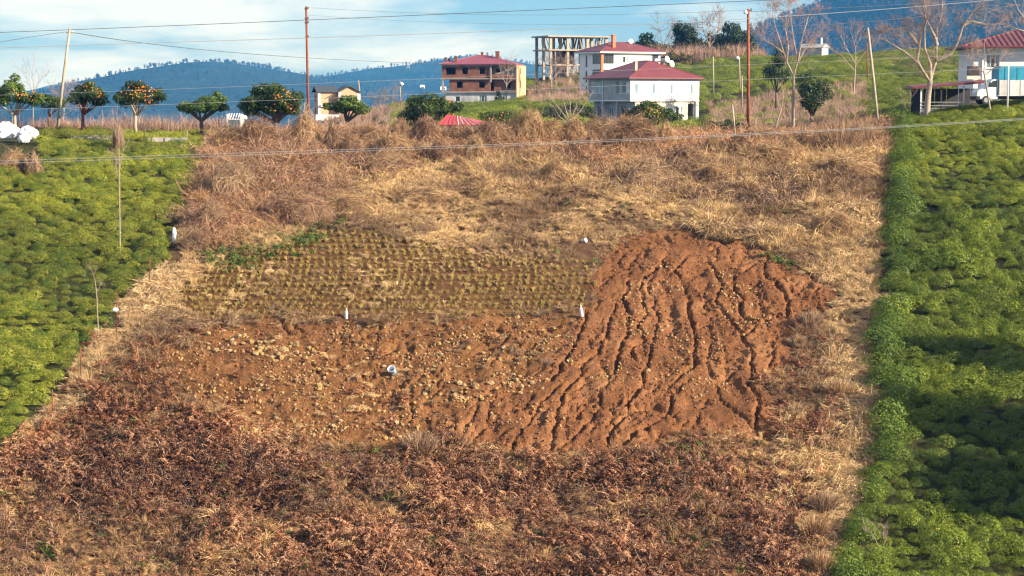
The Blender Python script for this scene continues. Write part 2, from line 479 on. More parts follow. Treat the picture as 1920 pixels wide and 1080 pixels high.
RILLS = [
 [(1315, 472), (1335, 500), (1352, 530), (1352, 555), (1342, 570), (1355, 587), (1372, 605), (1380, 620), (1392, 632), (1405, 655), (1410, 680), (1407, 702), (1402, 724), (1420, 745), (1420, 770), (1415, 795), (1424, 814)],
 [(1435, 470), (1435, 492), (1437, 520), (1452, 537), (1475, 560), (1480, 580), (1474, 595), (1450, 594), (1420, 615), (1400, 634)],
 [(1420, 490), (1402, 507), (1382, 525), (1377, 542), (1387, 560), (1387, 580), (1392, 595), (1415, 613)],
 [(1300, 475), (1290, 487), (1275, 502), (1263, 515), (1282, 530), (1287, 547), (1292, 560), (1287, 585), (1300, 610), (1305, 627), (1297, 645), (1303, 670), (1304, 692), (1277, 707), (1250, 728)],
 [(1255, 462), (1245, 495), (1235, 508), (1209, 520), (1202, 545), (1207, 570), (1212, 590), (1200, 615), (1205, 635), (1184, 655), (1190, 684)],
 [(1235, 508), (1220, 527), (1217, 540), (1227, 560), (1228, 575), (1235, 600), (1230, 627), (1220, 645), (1218, 668), (1207, 702), (1200, 727), (1177, 760), (1177, 787), (1145, 810), (1135, 836)],
 [(1165, 540), (1160, 565), (1155, 582), (1140, 610), (1136, 635), (1120, 667), (1092, 692), (1084, 712), (1060, 732), (1052, 750), (1045, 780), (1037, 800), (1040, 820), (1037, 840), (1018, 862)],
 [(1105, 575), (1092, 607), (1085, 632), (1072, 657), (1050, 690), (1030, 715)],
 [(1160, 700), (1140, 722), (1125, 745), (1122, 780), (1085, 810), (1055, 840), (1036, 864)],
 [(1290, 715), (1262, 745), (1257, 770), (1240, 790), (1202, 807), (1170, 832)],
 [(1060, 718), (1035, 740), (1010, 760), (990, 785), (970, 815), (958, 848)],
 [(950, 735), (922, 760), (912, 795), (890, 825), (880, 845)],
 [(915, 735), (897, 762), (885, 790), (868, 815)],
 [(1335, 715), (1357, 750), (1380, 775), (1420, 812), (1454, 836)],
 [(1332, 600), (1334, 635), (1325, 670), (1330, 700), (1337, 716)],
 [(1352, 640), (1362, 668), (1358, 700)],
 [(1470, 505), (1470, 522), (1478, 542), (1497, 557), (1516, 563)],
 [(1500, 500), (1530, 530), (1577, 545), (1582, 572)],
 [(1530, 545), (1533, 560), (1538, 580), (1546, 592)],
 [(1440, 625), (1447, 650), (1450, 672), (1436, 690)],
 [(1420, 452), (1402, 462), (1400, 470), (1410, 482)],
 [(1180, 520), (1172, 545), (1168, 560), (1180, 600), (1172, 640), (1160, 672), (1150, 700)],
 [(528, 600), (534, 608), (542, 625)], [(548, 604), (556, 614), (568, 626)], [(680, 612), (677, 625), (674, 648)],
 [(648, 618), (650, 632), (660, 650)], [(748, 636), (735, 650), (720, 670)], [(574, 676), (582, 690), (596, 705), (610, 720)],
 [(686, 690), (684, 705), (686, 722)], [(765, 712), (768, 735), (771, 755), (774, 780)], [(716, 610), (708, 640), (700, 660)],
 [(940, 640), (932, 662), (920, 690)], [(985, 620), (975, 650), (960, 675)], [(1020, 630), (1008, 660)], [(800, 780), (806, 800), (815, 825)],
 [(1380, 470), (1370, 490), (1385, 505)], [(1200, 470), (1190, 490), (1180, 505)], [(1330, 455), (1345, 470), (1342, 490)],
 [(1265, 560), (1258, 590), (1265, 620), (1255, 650)], [(1325, 530), (1318, 560), (1325, 590)], [(1430, 560), (1425, 580), (1430, 600)],
 [(1110, 740), (1095, 765), (1080, 785)], [(1230, 745), (1215, 765), (1208, 790)], [(1000, 740), (985, 760), (965, 775)], [(845, 770), (850, 800), (858, 830)],
]

# soil relief of the near slope: rills, clods, hummocks
def relief(X, Y, px, row):
    h = 0.16 * fbm(X * 0.35, Y * 0.35, 3, 3) + 0.10 * fbm(X * 1.1, Y * 1.1, 5, 3)
    near = (Y > 85) & (Y < 200)
    h = np.where(near, h, 0.0)
    soil = np.maximum(poly_sd(px, row, RILLSOIL), poly_sd(px, row, STONESOIL))
    sm = smooth(-15, 12, soil)
    h = h + sm * ((0.40 - 0.26 * smooth(-5, 25, poly_sd(px, row, RILLSOIL))) * fbm(X * 1.9, Y * 1.9, 11, 4, 0.72) + 0.22 * fbm(X * 0.7 + 3, Y * 0.5, 15, 2))
    up = smooth(-10, 60, poly_sd(px, row, UPPER))
    up = up * smooth(166, 156, Y)
    h = h + up * (1.5 * np.abs(fbm(X * 0.22 + 5, Y * 0.42, 17, 3)) + 0.9 * fbm(X * 0.55, Y * 0.8, 19, 3))
    lowb = smooth(-10, 60, poly_sd(px, row, BRACKEN))
    h = h + lowb * (1.7 * fbm(X * 0.38, Y * 0.55, 23, 3))
    h = h + smooth(-10, 25, poly_sd(px, row, RILLSOIL)) * 0.30 * np.abs(fbm(X * 0.8 + Y * .2, Y * 0.35, 27, 3))
    stb = smooth(-5, 15, poly_sd(px, row, STUBBLE)) * near
    h = h + stb * 0.10 * np.sin(Y * 2 * np.pi / 0.68 + 2.5 * fbm(X * .12, Y * .12, 29, 2)) * (0.5 + vnoise(X * 1.6, Y * .9, 33))
    # rills
    jx = px + 16 * fbm(X * 0.9, Y * 0.9, 21, 3) + 9 * fbm(X * 3.2, Y * 3.2, 25, 2)
    jr = row + 9 * fbm(X * 0.9, Y * 0.9, 31, 3) + 4 * fbm(X * 3.2, Y * 3.2, 35, 2)
    m = (px > 480) & (px < 1620) & (row > 430) & (row < 885) & near
    cut = np.zeros(X.shape)
    idx = np.nonzero(m)[0]
    x = jx[idx]; r = jr[idx]; c = np.zeros(len(idx)); rim = np.zeros(len(idx))
    for q, line in enumerate(RILLS):
        big = len(line) > 5
        P = np.array(line, float)
        lo = P.min(0) - 30; hi = P.max(0) + 30
        s = np.nonzero((x > lo[0]) & (x < hi[0]) & (r > lo[1]) & (r < hi[1]))[0]
        if not len(s): continue
        d = np.full(len(s), 1e9); al = np.zeros(len(s))
        for i in range(len(P) - 1):
            ax, ay = P[i]; ex, ey = P[i + 1] - P[i]
            t = np.clip(((x[s] - ax) * ex + (r[s] - ay) * ey) / (ex * ex + ey * ey), 0, 1)
            dd = np.hypot(x[s] - ax - t * ex, (r[s] - ay - t * ey) * 1.25)
            al = np.where(dd < d, (i + t) / (len(P) - 1), al); d = np.minimum(d, dd)
        ends = smooth(0, 0.10, al) * (0.6 + 0.4 * smooth(1.0, 0.93, al))
        wd = (2.5 if big else 2.1) * (0.75 + 0.6 * al) * (0.8 + 0.5 * vnoise(al * 23, al * 0 + q, 41))
        dep = (0.44 if big else 0.28) * ends * (0.7 + 0.6 * vnoise(al * 17, al * 0 + q * 3, 43))
        prof = dep * smooth(1.35, 0.55, d / wd)
        c[s] = np.maximum(c[s], prof)
        rim[s] = np.maximum(rim[s], (0.35 if big else 0.15) * ends * np.exp(-((d - wd) / 26) ** 2) * (d > 0))
    # fine branching channels between the traced rills, following the run of the water
    xi, ri = px[idx], row[idx]
    lean = np.interp(xi, [850, 1150, 1300, 1450, 1600], [-0.62, -0.45, -0.08, 0.16, 0.3])
    sflow = xi - lean * (ri - 440)
    Xi, Yi = X[idx], Y[idx]
    wv = 1.5 * fbm(Xi * 0.7, Yi * 0.7, 401, 3) + 0.7 * fbm(Xi * 2.4, Yi * 2.4, 403, 2)
    insoil = smooth(0, 16, np.maximum(poly_sd(xi, ri, RILLSOIL), poly_sd(xi, ri, [(600, 600), (1100, 590), (1060, 700), (960, 860), (800, 840), (620, 700)])))
    for sc_, ln_, dp, sd2 in ((40.0, 80.0, 0.24, 411), (26.0, 60.0, 0.18, 415), (15.0, 42.0, 0.06, 417)):
        n_ = vnoise(sflow / sc_ + wv, ri / ln_ + 0.6 * wv, sd2)
        c = np.maximum(c, insoil * dp * smooth(0.075, 0.02, np.abs(n_ - 0.5)) * (0.4 + vnoise(Xi * .6, Yi * .6, sd2 + 2)))
    cut[idx] = rim * 0.5 - c
    return h + cut

EXTRA = []
def stepY():
    a = [np.linspace(20, 84, 24), np.arange(84.5, 152, 0.15), np.arange(152, 200, 0.4), np.arange(200, 520, 2.0), np.geomspace(520, 10000, 50)]
    return np.concatenate(a)
GY = stepY()
GU = np.concatenate([-np.geomspace(0.9, 0.30, 22), np.linspace(-0.285, 0.285, 600), np.geomspace(0.30, 0.9, 22)])
UU, YY = np.meshgrid(GU, GY)
GX = (UU * YY).ravel(); GYf = YY.ravel()
GZ = ground(GX, GYf)
gpx, grow_ = proj(GX, GYf, GZ)
REL = relief(GX, GYf, gpx, grow_)
GZ2 = GZ + REL
nu, ny = len(GU), len(GY)
ii = np.arange(ny - 1)[:, None] * nu + np.arange(nu - 1)[None, :]
quads = np.stack([ii, ii + 1, ii + nu + 1, ii + nu], -1).reshape(-1, 4)

# soil kinds on the ground, stored per vertex
jit = 30 * fbm(GX * 0.5, GYf * 0.5, 51, 4)
near = (GYf > 80) & (GYf < 200)
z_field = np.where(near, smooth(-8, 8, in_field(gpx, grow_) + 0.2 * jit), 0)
z_rill = z_field * smooth(-14, 10, poly_sd(gpx, grow_, RILLSOIL) + jit)
z_stone = z_field * smooth(-18, 14, poly_sd(gpx, grow_, STONESOIL) + jit) * (1 - z_rill)
z_stub = z_field * smooth(-14, 12, poly_sd(gpx, grow_, STUBBLE) + jit) * (1 - z_rill) * (1 - z_stone)
me = mesh_np('hillside', np.stack([GX, GYf, GZ2], 1), quads, None, True)
ca = me.attributes.new('soil', 'FLOAT_COLOR', 'POINT')
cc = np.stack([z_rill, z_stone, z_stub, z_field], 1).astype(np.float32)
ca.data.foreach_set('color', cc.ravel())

def ground_material():
    m, nt, b = new_mat('ground_soil')
    N = nt.nodes.new; K = nt.links.new
    tc = N('ShaderNodeTexCoord')
    def noise(s, d=8, r=0.6, loc=(0, 0, 0)):
        mp = N('ShaderNodeMapping'); mp.inputs['Location'].default_value = loc
        K(tc.outputs['Object'], mp.inputs['Vector'])
        n = N('ShaderNodeTexNoise'); n.inputs['Scale'].default_value = s; n.inputs['Detail'].default_value = d; n.inputs['Roughness'].default_value = r
        K(mp.outputs[0], n.inputs['Vector'])
        return n.outputs['Fac']
    def ramp(f, stops):
        rp = N('ShaderNodeValToRGB'); el = rp.color_ramp.elements
        while len(el) < len(stops): el.new(0.5)
        for e, (p, c) in zip(el, stops): e.position = p; e.color = (*c, 1)
        K(f, rp.inputs['Fac']); return rp.outputs['Color']
    def mix(f, a, bb, bt='MIX'):
        x = N('ShaderNodeMix'); x.data_type = 'RGBA'; x.blend_type = bt
        if hasattr(f, 'links') or not isinstance(f, (int, float)): K(f, x.inputs['Factor'])
        else: x.inputs['Factor'].default_value = f
        K(a, x.inputs['A']); K(bb, x.inputs['B']); return x.outputs['Result']
    at_ = N('ShaderNodeAttribute'); at_.attribute_name = 'soil'
    sp = N('ShaderNodeSeparateColor'); K(at_.outputs['Color'], sp.inputs[0])
    red = ramp(noise(0.35, 9, 0.62), [(0.28, (0.11, 0.049, 0.021)), (0.5, (0.213, 0.093, 0.038)), (0.72, (0.32, 0.162, 0.072))])
    redf = ramp(noise(5.0, 6, 0.7), [(0.32, (0.6, 0.6, 0.6)), (0.68, (1.25, 1.22, 1.18))])
    red = mix(1.0, red, redf, 'MULTIPLY')
    yel = ramp(noise(0.5, 9, 0.62, (9, 3, 1)), [(0.28, (0.095, 0.044, 0.017)), (0.5, (0.19, 0.088, 0.033)), (0.72, (0.29, 0.145, 0.058))])
    yel = mix(1.0, yel, redf, 'MULTIPLY')
    stu = ramp(noise(0.7, 9, 0.62, (2, 13, 4)), [(0.28, (0.055, 0.027, 0.012)), (0.5, (0.105, 0.052, 0.021)), (0.75, (0.19, 0.11, 0.048))])
    lit = ramp(noise(1.3, 9, 0.7, (5, 1, 8)), [(0.28, (0.05, 0.027, 0.015)), (0.5, (0.11, 0.06, 0.032)), (0.75, (0.20, 0.125, 0.065))])
    grs = ramp(noise(0.25, 9, 0.7, (5, 11, 8)), [(0.28, (0.022, 0.024, 0.009)), (0.5, (0.040, 0.045, 0.014)), (0.75, (0.075, 0.075, 0.025))])  # dark litter earth; the tone also carries the shade between tea bushes
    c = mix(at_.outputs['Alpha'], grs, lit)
    c = mix(sp.outputs[2], c, stu)
    c = mix(sp.outputs[1], c, yel)
    c = mix(sp.outputs[0], c, red)
    K(c, b.inputs['Base Color'])
    b.inputs['Roughness'].default_value = 0.95
    b.inputs['Specular IOR Level'].default_value = 0.15
    bp = N('ShaderNodeBump'); bp.inputs['Strength'].default_value = 0.8; bp.inputs['Distance'].default_value = 0.22
    K(noise(4.5, 9, 0.68), bp.inputs['Height']); K(bp.outputs[0], b.inputs['Normal'])
    return m
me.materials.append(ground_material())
hill = obj('hillside', me)
tag(hill, 'sloping hillside of reddish brown soil and grass running back to the valley', 'hillside', kind='structure')

def ground_rel(X, Y):
    """terrain height with the relief, near slope"""
    Z = ground(X, Y); px, row = proj(X, Y, Z)
    return Z + relief(X, Y, px, row)
# ------------------------------------------------------------------ plant pieces
R3 = np.random.default_rng(21)
def blade_mesh(name, base, mid, tip, width, rnd, mat):
    n = len(base)
    d = tip - base
    side = np.cross(d, R3.normal(size=(n, 3)))
    side /= np.linalg.norm(side, axis=1, keepdims=True) + 1e-9
    w = (np.ones(n) * width)[:, None] * side * 0.5
    V = np.empty((n, 5, 3))
    V[:, 0] = base - w; V[:, 1] = base + w; V[:, 2] = mid + w * 0.8; V[:, 3] = mid - w * 0.8; V[:, 4] = tip
    k = np.arange(n)[:, None] * 5
    q = k + np.array([[0, 1, 2, 3]]); t = k + np.array([[3, 2, 4]])
    me = mesh_np(name, V.reshape(-1, 3), [q, t], mat)
    set_rnd(me, np.repeat(rnd, 5))
    return me

def tussock(name, n, h, r, lean, droop, width, mat, rnd_lo=0, rnd_hi=1):
    a = R3.uniform(0, 2 * np.pi, n); rr = r * np.sqrt(R3.uniform(0, 1, n))
    base = np.stack([rr * np.cos(a), rr * np.sin(a), np.full(n, -0.05)], 1)
    b = a + R3.normal(0, 0.7, n)
    dirn = np.stack([np.cos(b), np.sin(b), np.zeros(n)], 1)
    hh = h * R3.uniform(0.5, 1.1, n)
    ln = lean * R3.uniform(0.3, 1.3, n) * hh
    mid = base + dirn * (ln * 0.4)[:, None]; mid[:, 2] += hh * 0.62
    tip = base + dirn * (ln * (1 + droop))[:, None]; tip[:, 2] += hh * R3.uniform(1 - droop, 1.0, n)
    return blade_mesh(name, base, mid, tip, width, R3.uniform(rnd_lo, rnd_hi, n), mat)

def straw_mat(name, n, r, width, mat):
    """flattened dry grass, combed downhill, lying in lumps"""
    a = R3.uniform(0, 2 * np.pi, n); rr = r * np.sqrt(R3.uniform(0, 1, n))
    x = rr * np.cos(a); y = rr * np.sin(a)
    z = 0.30 * np.exp(-(x * x + y * y) / (0.5 * r * r)) * R3.uniform(0.25, 1, n)
    b = R3.normal(-np.pi / 2, 0.9, n)
    dirn = np.stack([np.cos(b), np.sin(b), np.zeros(n)], 1)
    l = R3.uniform(0.25, 0.6, n)
    base = np.stack([x, y, z], 1)
    mid = base + dirn * (l * 0.5)[:, None]; mid[:, 2] += R3.uniform(0.02, 0.14, n)
    tip = base + dirn * l[:, None]; tip[:, 2] -= R3.uniform(0.0, 0.22, n)
    return blade_mesh(name, base, mid, tip, width, R3.uniform(0, 1, n), mat)

def bracken(name, nf, h, mat):
    Bs, Ms, Ts, W, RN = [], [], [], [], []
    for f in range(nf):
        az = R3.uniform(0, 2 * np.pi); l = h * R3.uniform(0.8, 1.35)
        d = np.array([math.cos(az), math.sin(az), 0]); s = np.array([-d[1], d[0], 0])
        rise = R3.uniform(0.35, 0.9); fall = R3.uniform(0.4, 1.1)
        b0 = np.array([*R3.normal(0, 0.10, 2), 0.0])
        def P(t): return b0 + d * l * t * 0.85 + np.array([0, 0, l * (rise * t * 1.5 - fall * t * t * 1.1)])
        ts = np.linspace(0, 1, 5); rn = R3.uniform(0, 1)
        for i in range(0, 4, 2):
            Bs.append(P(ts[i])); Ms.append(P(ts[i + 1])); Ts.append(P(ts[i + 2])); W.append(0.022); RN.append(min(1, rn + 0.25))
        for i in range(20):
            t = 0.2 + 0.8 * (i + 0.5) / 20
            c = P(t)
            for sg in (-1, 1):
                pl = 0.26 * l * (1.15 - t) * R3.uniform(0.6, 1.2)
                e = c + s * sg * pl * R3.uniform(0.5, 1) + d * pl * R3.uniform(-0.1, 0.5) + np.array([0, 0, -pl * R3.uniform(0.0, 0.9)])
                m = (c + e) / 2 + np.array([0, 0, pl * R3.uniform(-0.05, 0.25)])
                Bs.append(c); Ms.append(m); Ts.append(e); W.append(0.020 + 0.018 * (1 - t)); RN.append(np.clip(rn + R3.normal(0, 0.14), 0, 1))
    return blade_mesh(name, np.array(Bs), np.array(Ms), np.array(Ts), np.array(W), np.array(RN), mat)

def tangle(name, n, h, mat, wk=1.0):
    """dead bramble canes arching over each other"""
    Bs, Ms, Ts, W, RN = [], [], [], [], []
    for f in range(n):
        az = R3.uniform(0, 2 * np.pi); d = np.array([math.cos(az), math.sin(az), 0])
        p = np.array([*R3.normal(0, 0.25, 2), -0.05]); l = h * R3.uniform(0.6, 1.6)
        rise = R3.uniform(0.3, 1.1); rn = R3.uniform(0, 1)
        pts = [p + d * l * t * R3.uniform(0.4, 0.7) + np.array([0, 0, h * (rise * t * 2 - rise * 1.4 * t * t)]) + R3.normal(0, 0.03, 3) for t in np.linspace(0, 1, 5)]
        w = R3.uniform(0.012, 0.026) * wk
        for i in (0, 2):
            Bs.append(pts[i]); Ms.append(pts[i + 1]); Ts.append(pts[i + 2]); W.append(w); RN.append(rn)
        for k in range(3):
            c = pts[R3.integers(1, 5)]; e = c + R3.normal(0, 0.14, 3)
            Bs.append(c); Ms.append((c + e) / 2); Ts.append(e); W.append(0.03 * wk); RN.append(min(1, rn * 0.7))
    return blade_mesh(name, np.array(Bs), np.array(Ms), np.array(Ts), np.array(W), np.array(RN), mat)

def leaves_mesh(name, P, Nrm, size, rnd, mat, aspect=0.5, droop=0.0):
    """diamond leaves at P facing Nrm"""
    n = len(P)
    t = np.cross(Nrm, R3.normal(size=(n, 3))); t /= np.linalg.norm(t, axis=1, keepdims=True) + 1e-9
    b = np.cross(Nrm, t); b /= np.linalg.norm(b, axis=1, keepdims=True) + 1e-9
    s = (np.ones(n) * size)[:, None]
    V = np.empty((n, 4, 3))
    V[:, 0] = P - t * s * 0.5; V[:, 1] = P + b * s * 0.5 * aspect; V[:, 2] = P + t * s * 0.5 - Nrm * s * droop; V[:, 3] = P - b * s * 0.5 * aspect
    q = np.arange(n)[:, None] * 4 + np.array([[0, 1, 2, 3]])
    me = mesh_np(name, V.reshape(-1, 3), q, mat)
    set_rnd(me, np.repeat(rnd, 4))
    return me

def tea_clump(name, n, mat, r=0.5, h=0.85, ls=0.078):
    th = np.arccos(1 - R3.uniform(0, 1, n) * 1.05); ph = R3.uniform(0, 2 * np.pi, n)
    d = np.stack([np.sin(th) * np.cos(ph), np.sin(th) * np.sin(ph), np.cos(th)], 1)
    lump = 1 + 0.08 * np.sin(ph * 3 + th * 5 + R3.uniform(0, 6)) + 0.06 * np.sin(ph * 7 - th * 9 + R3.uniform(0, 6)) + R3.normal(0, 0.06, n)
    P = d * lump[:, None] * np.array([r, r, h * 0.62]) + np.array([0, 0, h * 0.42])
    N_ = d + R3.normal(0, 0.55, (n, 3)); N_[:, 2] += 0.35
    N_ /= np.linalg.norm(N_, axis=1, keepdims=True)
    return leaves_mesh(name, P, N_, R3.uniform(0.7, 1.3, n) * ls, R3.uniform(0, 1, n), mat, 0.5)

M_straw = mat_foliage('dry_straw', [(0.0, (0.24, 0.165, 0.09)), (0.35, (0.47, 0.35, 0.195)), (0.7, (0.63, 0.50, 0.30)), (1.0, (0.74, 0.62, 0.42))], 0.2)
M_brack = mat_foliage('dead_bracken', [(0.0, (0.13, 0.058, 0.033)), (0.4, (0.28, 0.135, 0.072)), (0.75, (0.43, 0.235, 0.13)), (1.0, (0.58, 0.38, 0.24))], 0.15)
M_tang = mat_foliage('dead_canes', [(0.0, (0.17, 0.105, 0.07)), (0.5, (0.36, 0.25, 0.17)), (1.0, (0.56, 0.43, 0.30))], 0.1)
M_tea = mat_foliage('tea_leaf', [(0.0, (0.030, 0.060, 0.010)), (0.4, (0.075, 0.125, 0.018)), (0.8, (0.13, 0.185, 0.026)), (1.0, (0.20, 0.235, 0.04))], 0.12, True, 0.5)
M_weed = mat_foliage('green_weed', [(0.0, (0.04, 0.09, 0.015)), (0.5, (0.09, 0.16, 0.03)), (1.0, (0.17, 0.22, 0.05))], 0.25)

TUSS = [tussock('tuft_a', 90, 0.60, 0.16, 0.55, 0.35, 0.022, M_straw), tussock('tuft_b', 80, 0.50, 0.20, 0.9, 0.5, 0.024, M_straw),
        tussock('tuft_c', 70, 0.75, 0.14, 0.45, 0.3, 0.022, M_straw), tussock('tuft_d', 80, 0.42, 0.24, 1.1, 0.6, 0.026, M_straw)]
MATS = [straw_mat('straw_%d' % k, 130, 0.42, 0.026, M_straw) for k in range(3)]
BRACK = [bracken('frond_%d' % k, 7, 0.62, M_brack) for k in range(5)]
TANG = [tangle('cane_%d' % k, 16, 0.62, M_tang) for k in range(4)]
TEA = [tea_clump('tea_%d' % k, 1150, M_tea, 0.74, 1.0) for k in range(5)]
WEED = [tussock('weed_%d' % k, 26, 0.28, 0.16, 0.9, 0.3, 0.06, M_weed) for k in range(2)] + [tea_clump('herb_%d' % k, 50, M_weed, 0.25, 0.3, 0.12) for k in range(2)]

# ------------------------------------------------------------------ where what grows
def sample(density, y0, y1, u0=-0.31, u1=0.31):
    A = 0.5 * (y1 ** 2 - y0 ** 2) * (u1 - u0)
    n = int(A * density)
    Y = np.sqrt(R3.uniform(y0 ** 2, y1 ** 2, n)); u = R3.uniform(u0, u1, n)
    X = u * Y; Z = ground(X, Y); px, row = proj(X, Y, Z)
    return X, Y, Z, px, row

X, Y, Z, px, row = sample(12.5, 90, 176)
fsd = in_field(px, row)
nz = fbm(X * 0.30, Y * 0.30, 61, 4); nz2 = fbm(X * 0.12, Y * 0.16, 67, 3); nz3 = fbm(X * 0.9, Y * 0.9, 69, 3)
jt = 40 * fbm(X * 0.5, Y * 0.5, 71, 4)
s_rill = poly_sd(px, row, RILLSOIL) + jt; s_stone = poly_sd(px, row, STONESOIL) + jt; s_stub = poly_sd(px, row, STUBBLE) + 0.5 * jt
s_brack = poly_sd(px, row, BRACKEN) + 0.8 * jt; s_up = poly_sd(px, row, UPPER) + 0.5 * jt
bare = np.maximum(smooth(-12, 14, s_rill), np.maximum(0.93 * smooth(-14, 16, s_stone), 0.86 * smooth(-10, 10, s_stub)))
# straw on the dry end of the stubble and thin tufts round the soil
straw_st = (s_stub > 0) * smooth(560, 440, row) * smooth(560, 900, px) * 0.55
keep_base = (fsd > -3) & (R3.uniform(0, 1, len(X)) > bare - straw_st)
keep_base &= R3.uniform(0, 1, len(X)) > 0.35 * smooth(0.05, 0.25, nz3)
bank = smooth(250, 262, row) * smooth(300, 282, row) * (px > 420) * (px < 1480)
keep_base &= R3.uniform(0, 1, len(X)) > 0.72 * bank * smooth(-0.12, 0.1, nz)
for cx_, cr_ in ((649, 600), (1091, 602), (325, 468), (1095, 460), (736, 708), (217, 586)):
    keep_base &= ~((np.abs(px - cx_) < 14) & (row > cr_ - 12) & (row < cr_ + 34))
keep_base &= ~((Y > 168) & (px < 1500) & (R3.uniform(0, 1, len(X)) < .6))
right_strip = smooth(130, 60, (1650 - px)) * (row > 400)
wB = smooth(-10, 15, s_brack) * (1 - 0.75 * right_strip)
left_low = smooth(700, 250, px) * smooth(900, 980, row)
wB = wB * (1 - 0.55 * left_low)
wB = np.clip(wB + 0.35 * smooth(600, 680, row) * (1 - right_strip) * (s_brack < 0), 0, 1)
wB = np.clip(wB * (1 + 1.6 * nz), 0, 1)
wB = wB * (1 - .5 * smooth(.05, .17, fbm(X * .2, Y * .28, 73, 3) + .10 * left_low))
wB = wB * (1 - .8 * smooth(75, 30, fsd) * (px < 700) * (row > 430) * (row < 800))
wT = smooth(-10, 30, poly_sd(px, row, [(395, 265), (620, 270), (760, 330), (640, 380), (560, 440), (330, 470), (370, 340)])) * 0.75
wT = np.maximum(wT, 0.55 * smooth(-30, 40, poly_sd(px, row, [(1060, 280), (1330, 270), (1520, 310), (1610, 380), (1480, 430), (1240, 400), (1080, 350)])) * smooth(-0.1, 0.15, nz))
wT = np.maximum(wT, 0.85 * smooth(-20, 20, poly_sd(px, row, [(392, 236), (1500, 236), (1470, 290), (1300, 296), (1120, 312), (900, 296), (660, 312), (500, 330), (372, 330)]) + jt))
wT = np.maximum(wT, 0.22)
left_strip = smooth(75, 30, fsd) * (px < 700) * (row > 430) * (row < 800)
strip = np.maximum(right_strip, left_strip)
wT = wT * (1 - .85 * strip)
wM = 0.5 * smooth(-0.06, 0.14, nz2 + 0.6 * nz) + 0.25 * right_strip
r = R3.uniform(0, 1, len(X))
kind = np.full(len(X), 0)                       # 0 tussock
kind[r < wM] = 1                                # straw mat
r2 = R3.uniform(0, 1, len(X)); kind[r2 < np.maximum(wT * (1 - wB), 0.28 * (s_brack > 0))] = 2
wB = wB * np.where(np.maximum(s_rill, s_stone) > 0, .15, 1)
r3 = R3.uniform(0, 1, len(X)); kind[(r3 < wB) & ~((kind == 2) & (s_brack > 0))] = 3

def spread(name, sel, protos, smin, smax, tintf, label, cat, tilt=0.25, hz=None, sink=0.0):
    x, y = X[sel], Y[sel]
    z = ground_rel(x, y)
    n = len(x)
    s = R3.uniform(smin, smax, n)
    if hz is not None: s = s * hz[sel]
    rot = np.stack([R3.normal(0.12, tilt, n), R3.normal(0, tilt, n), R3.uniform(0, 6.283, n)], 1)
    scl = np.stack([s * R3.uniform(0.85, 1.2, n), s * R3.uniform(0.85, 1.2, n), s * R3.uniform(0.8, 1.15, n)], 1)
    return scatter(name, np.stack([x, y, z - sink], 1), rot, scl, R3.integers(0, len(protos), n), tintf(sel, n), protos, label, cat)

def lerp3(a, b, t): return np.array(a)[None] * (1 - t[:, None]) + np.array(b)[None] * t[:, None]
nhue = fbm(X * 0.22 + 40, Y * 0.22, 81, 3)
def t_straw(sel, n):
    g = np.clip(0.52 + 3.6 * nhue[sel] + R3.normal(0, 0.14, n), 0, 1)
    t = lerp3((0.52, 0.44, 0.40), (1.15, 1.08, 0.92), g)
    t *= (0.92 + 0.36 * R3.uniform(0, 1, n))[:, None]
    st = strip[sel][:, None]
    t = t * (1 - st) + st * np.array([[1.2, 1.12, 1.0]]) * R3.uniform(.75, 1.05, n)[:, None]
    low = smooth(640, 720, row[sel])[:, None] * (1 - st)
    return t * (1 - low * np.array([[0.05, 0.12, 0.18]]) * (px[sel] < 1450)[:, None])
def t_brack(sel, n):
    g = np.clip(0.5 + 2.2 * nhue[sel] + R3.normal(0, 0.2, n), 0, 1)
    t = lerp3((0.50, 0.44, 0.44), (1.06, 0.97, 0.90), g)
    up = smooth(860, 780, row[sel])[:, None]
    return t * (1 + up * np.array([[0.1, 0.0, -0.1]]))
def t_tang(sel, n):
    g = np.clip(0.5 + 2 * nhue[sel] + R3.normal(0, 0.2, n), 0, 1)
    return lerp3((0.75, 0.72, 0.74), (1.15, 1.0, 0.85), g)
hump = np.clip(1.0 + 1.5 * nz, 0.55, 1.7) * np.where(row < 470, 1.0, 0.75) * (1 - 0.45 * smooth(-10, 20, np.maximum(s_rill, np.maximum(s_stone, s_stub))))
hump = hump * np.where((row > 370) & (row < 500) & (px < 1300), 0.6, 1.0)
spread('dry_grass', keep_base & (kind == 0), TUSS, 0.8, 1.5, t_straw, 'straw coloured dry grass tussocks over the abandoned plot', 'grass', 0.3, hump)
spread('flattened_straw', keep_base & (kind == 1), MATS, 0.9, 1.8, t_straw, 'pale flattened straw lying in lumps between the tussocks', 'straw', 0.15, hump)
spread('dead_brambles', keep_base & (kind == 2), TANG, 0.8, 1.5, t_tang, 'grey brown tangle of dead bramble canes', 'brambles', 0.3, hump)
spread('dead_bracken', keep_base & (kind == 3) & (R3.uniform(0, 1, len(X)) < 0.78 + .6 * nz3), BRACK, 0.8, 1.6, t_brack, 'russet dead bracken covering the lower slope', 'bracken', 0.3, np.clip(1.1 + 1.3 * nz, 0.6, 1.6))
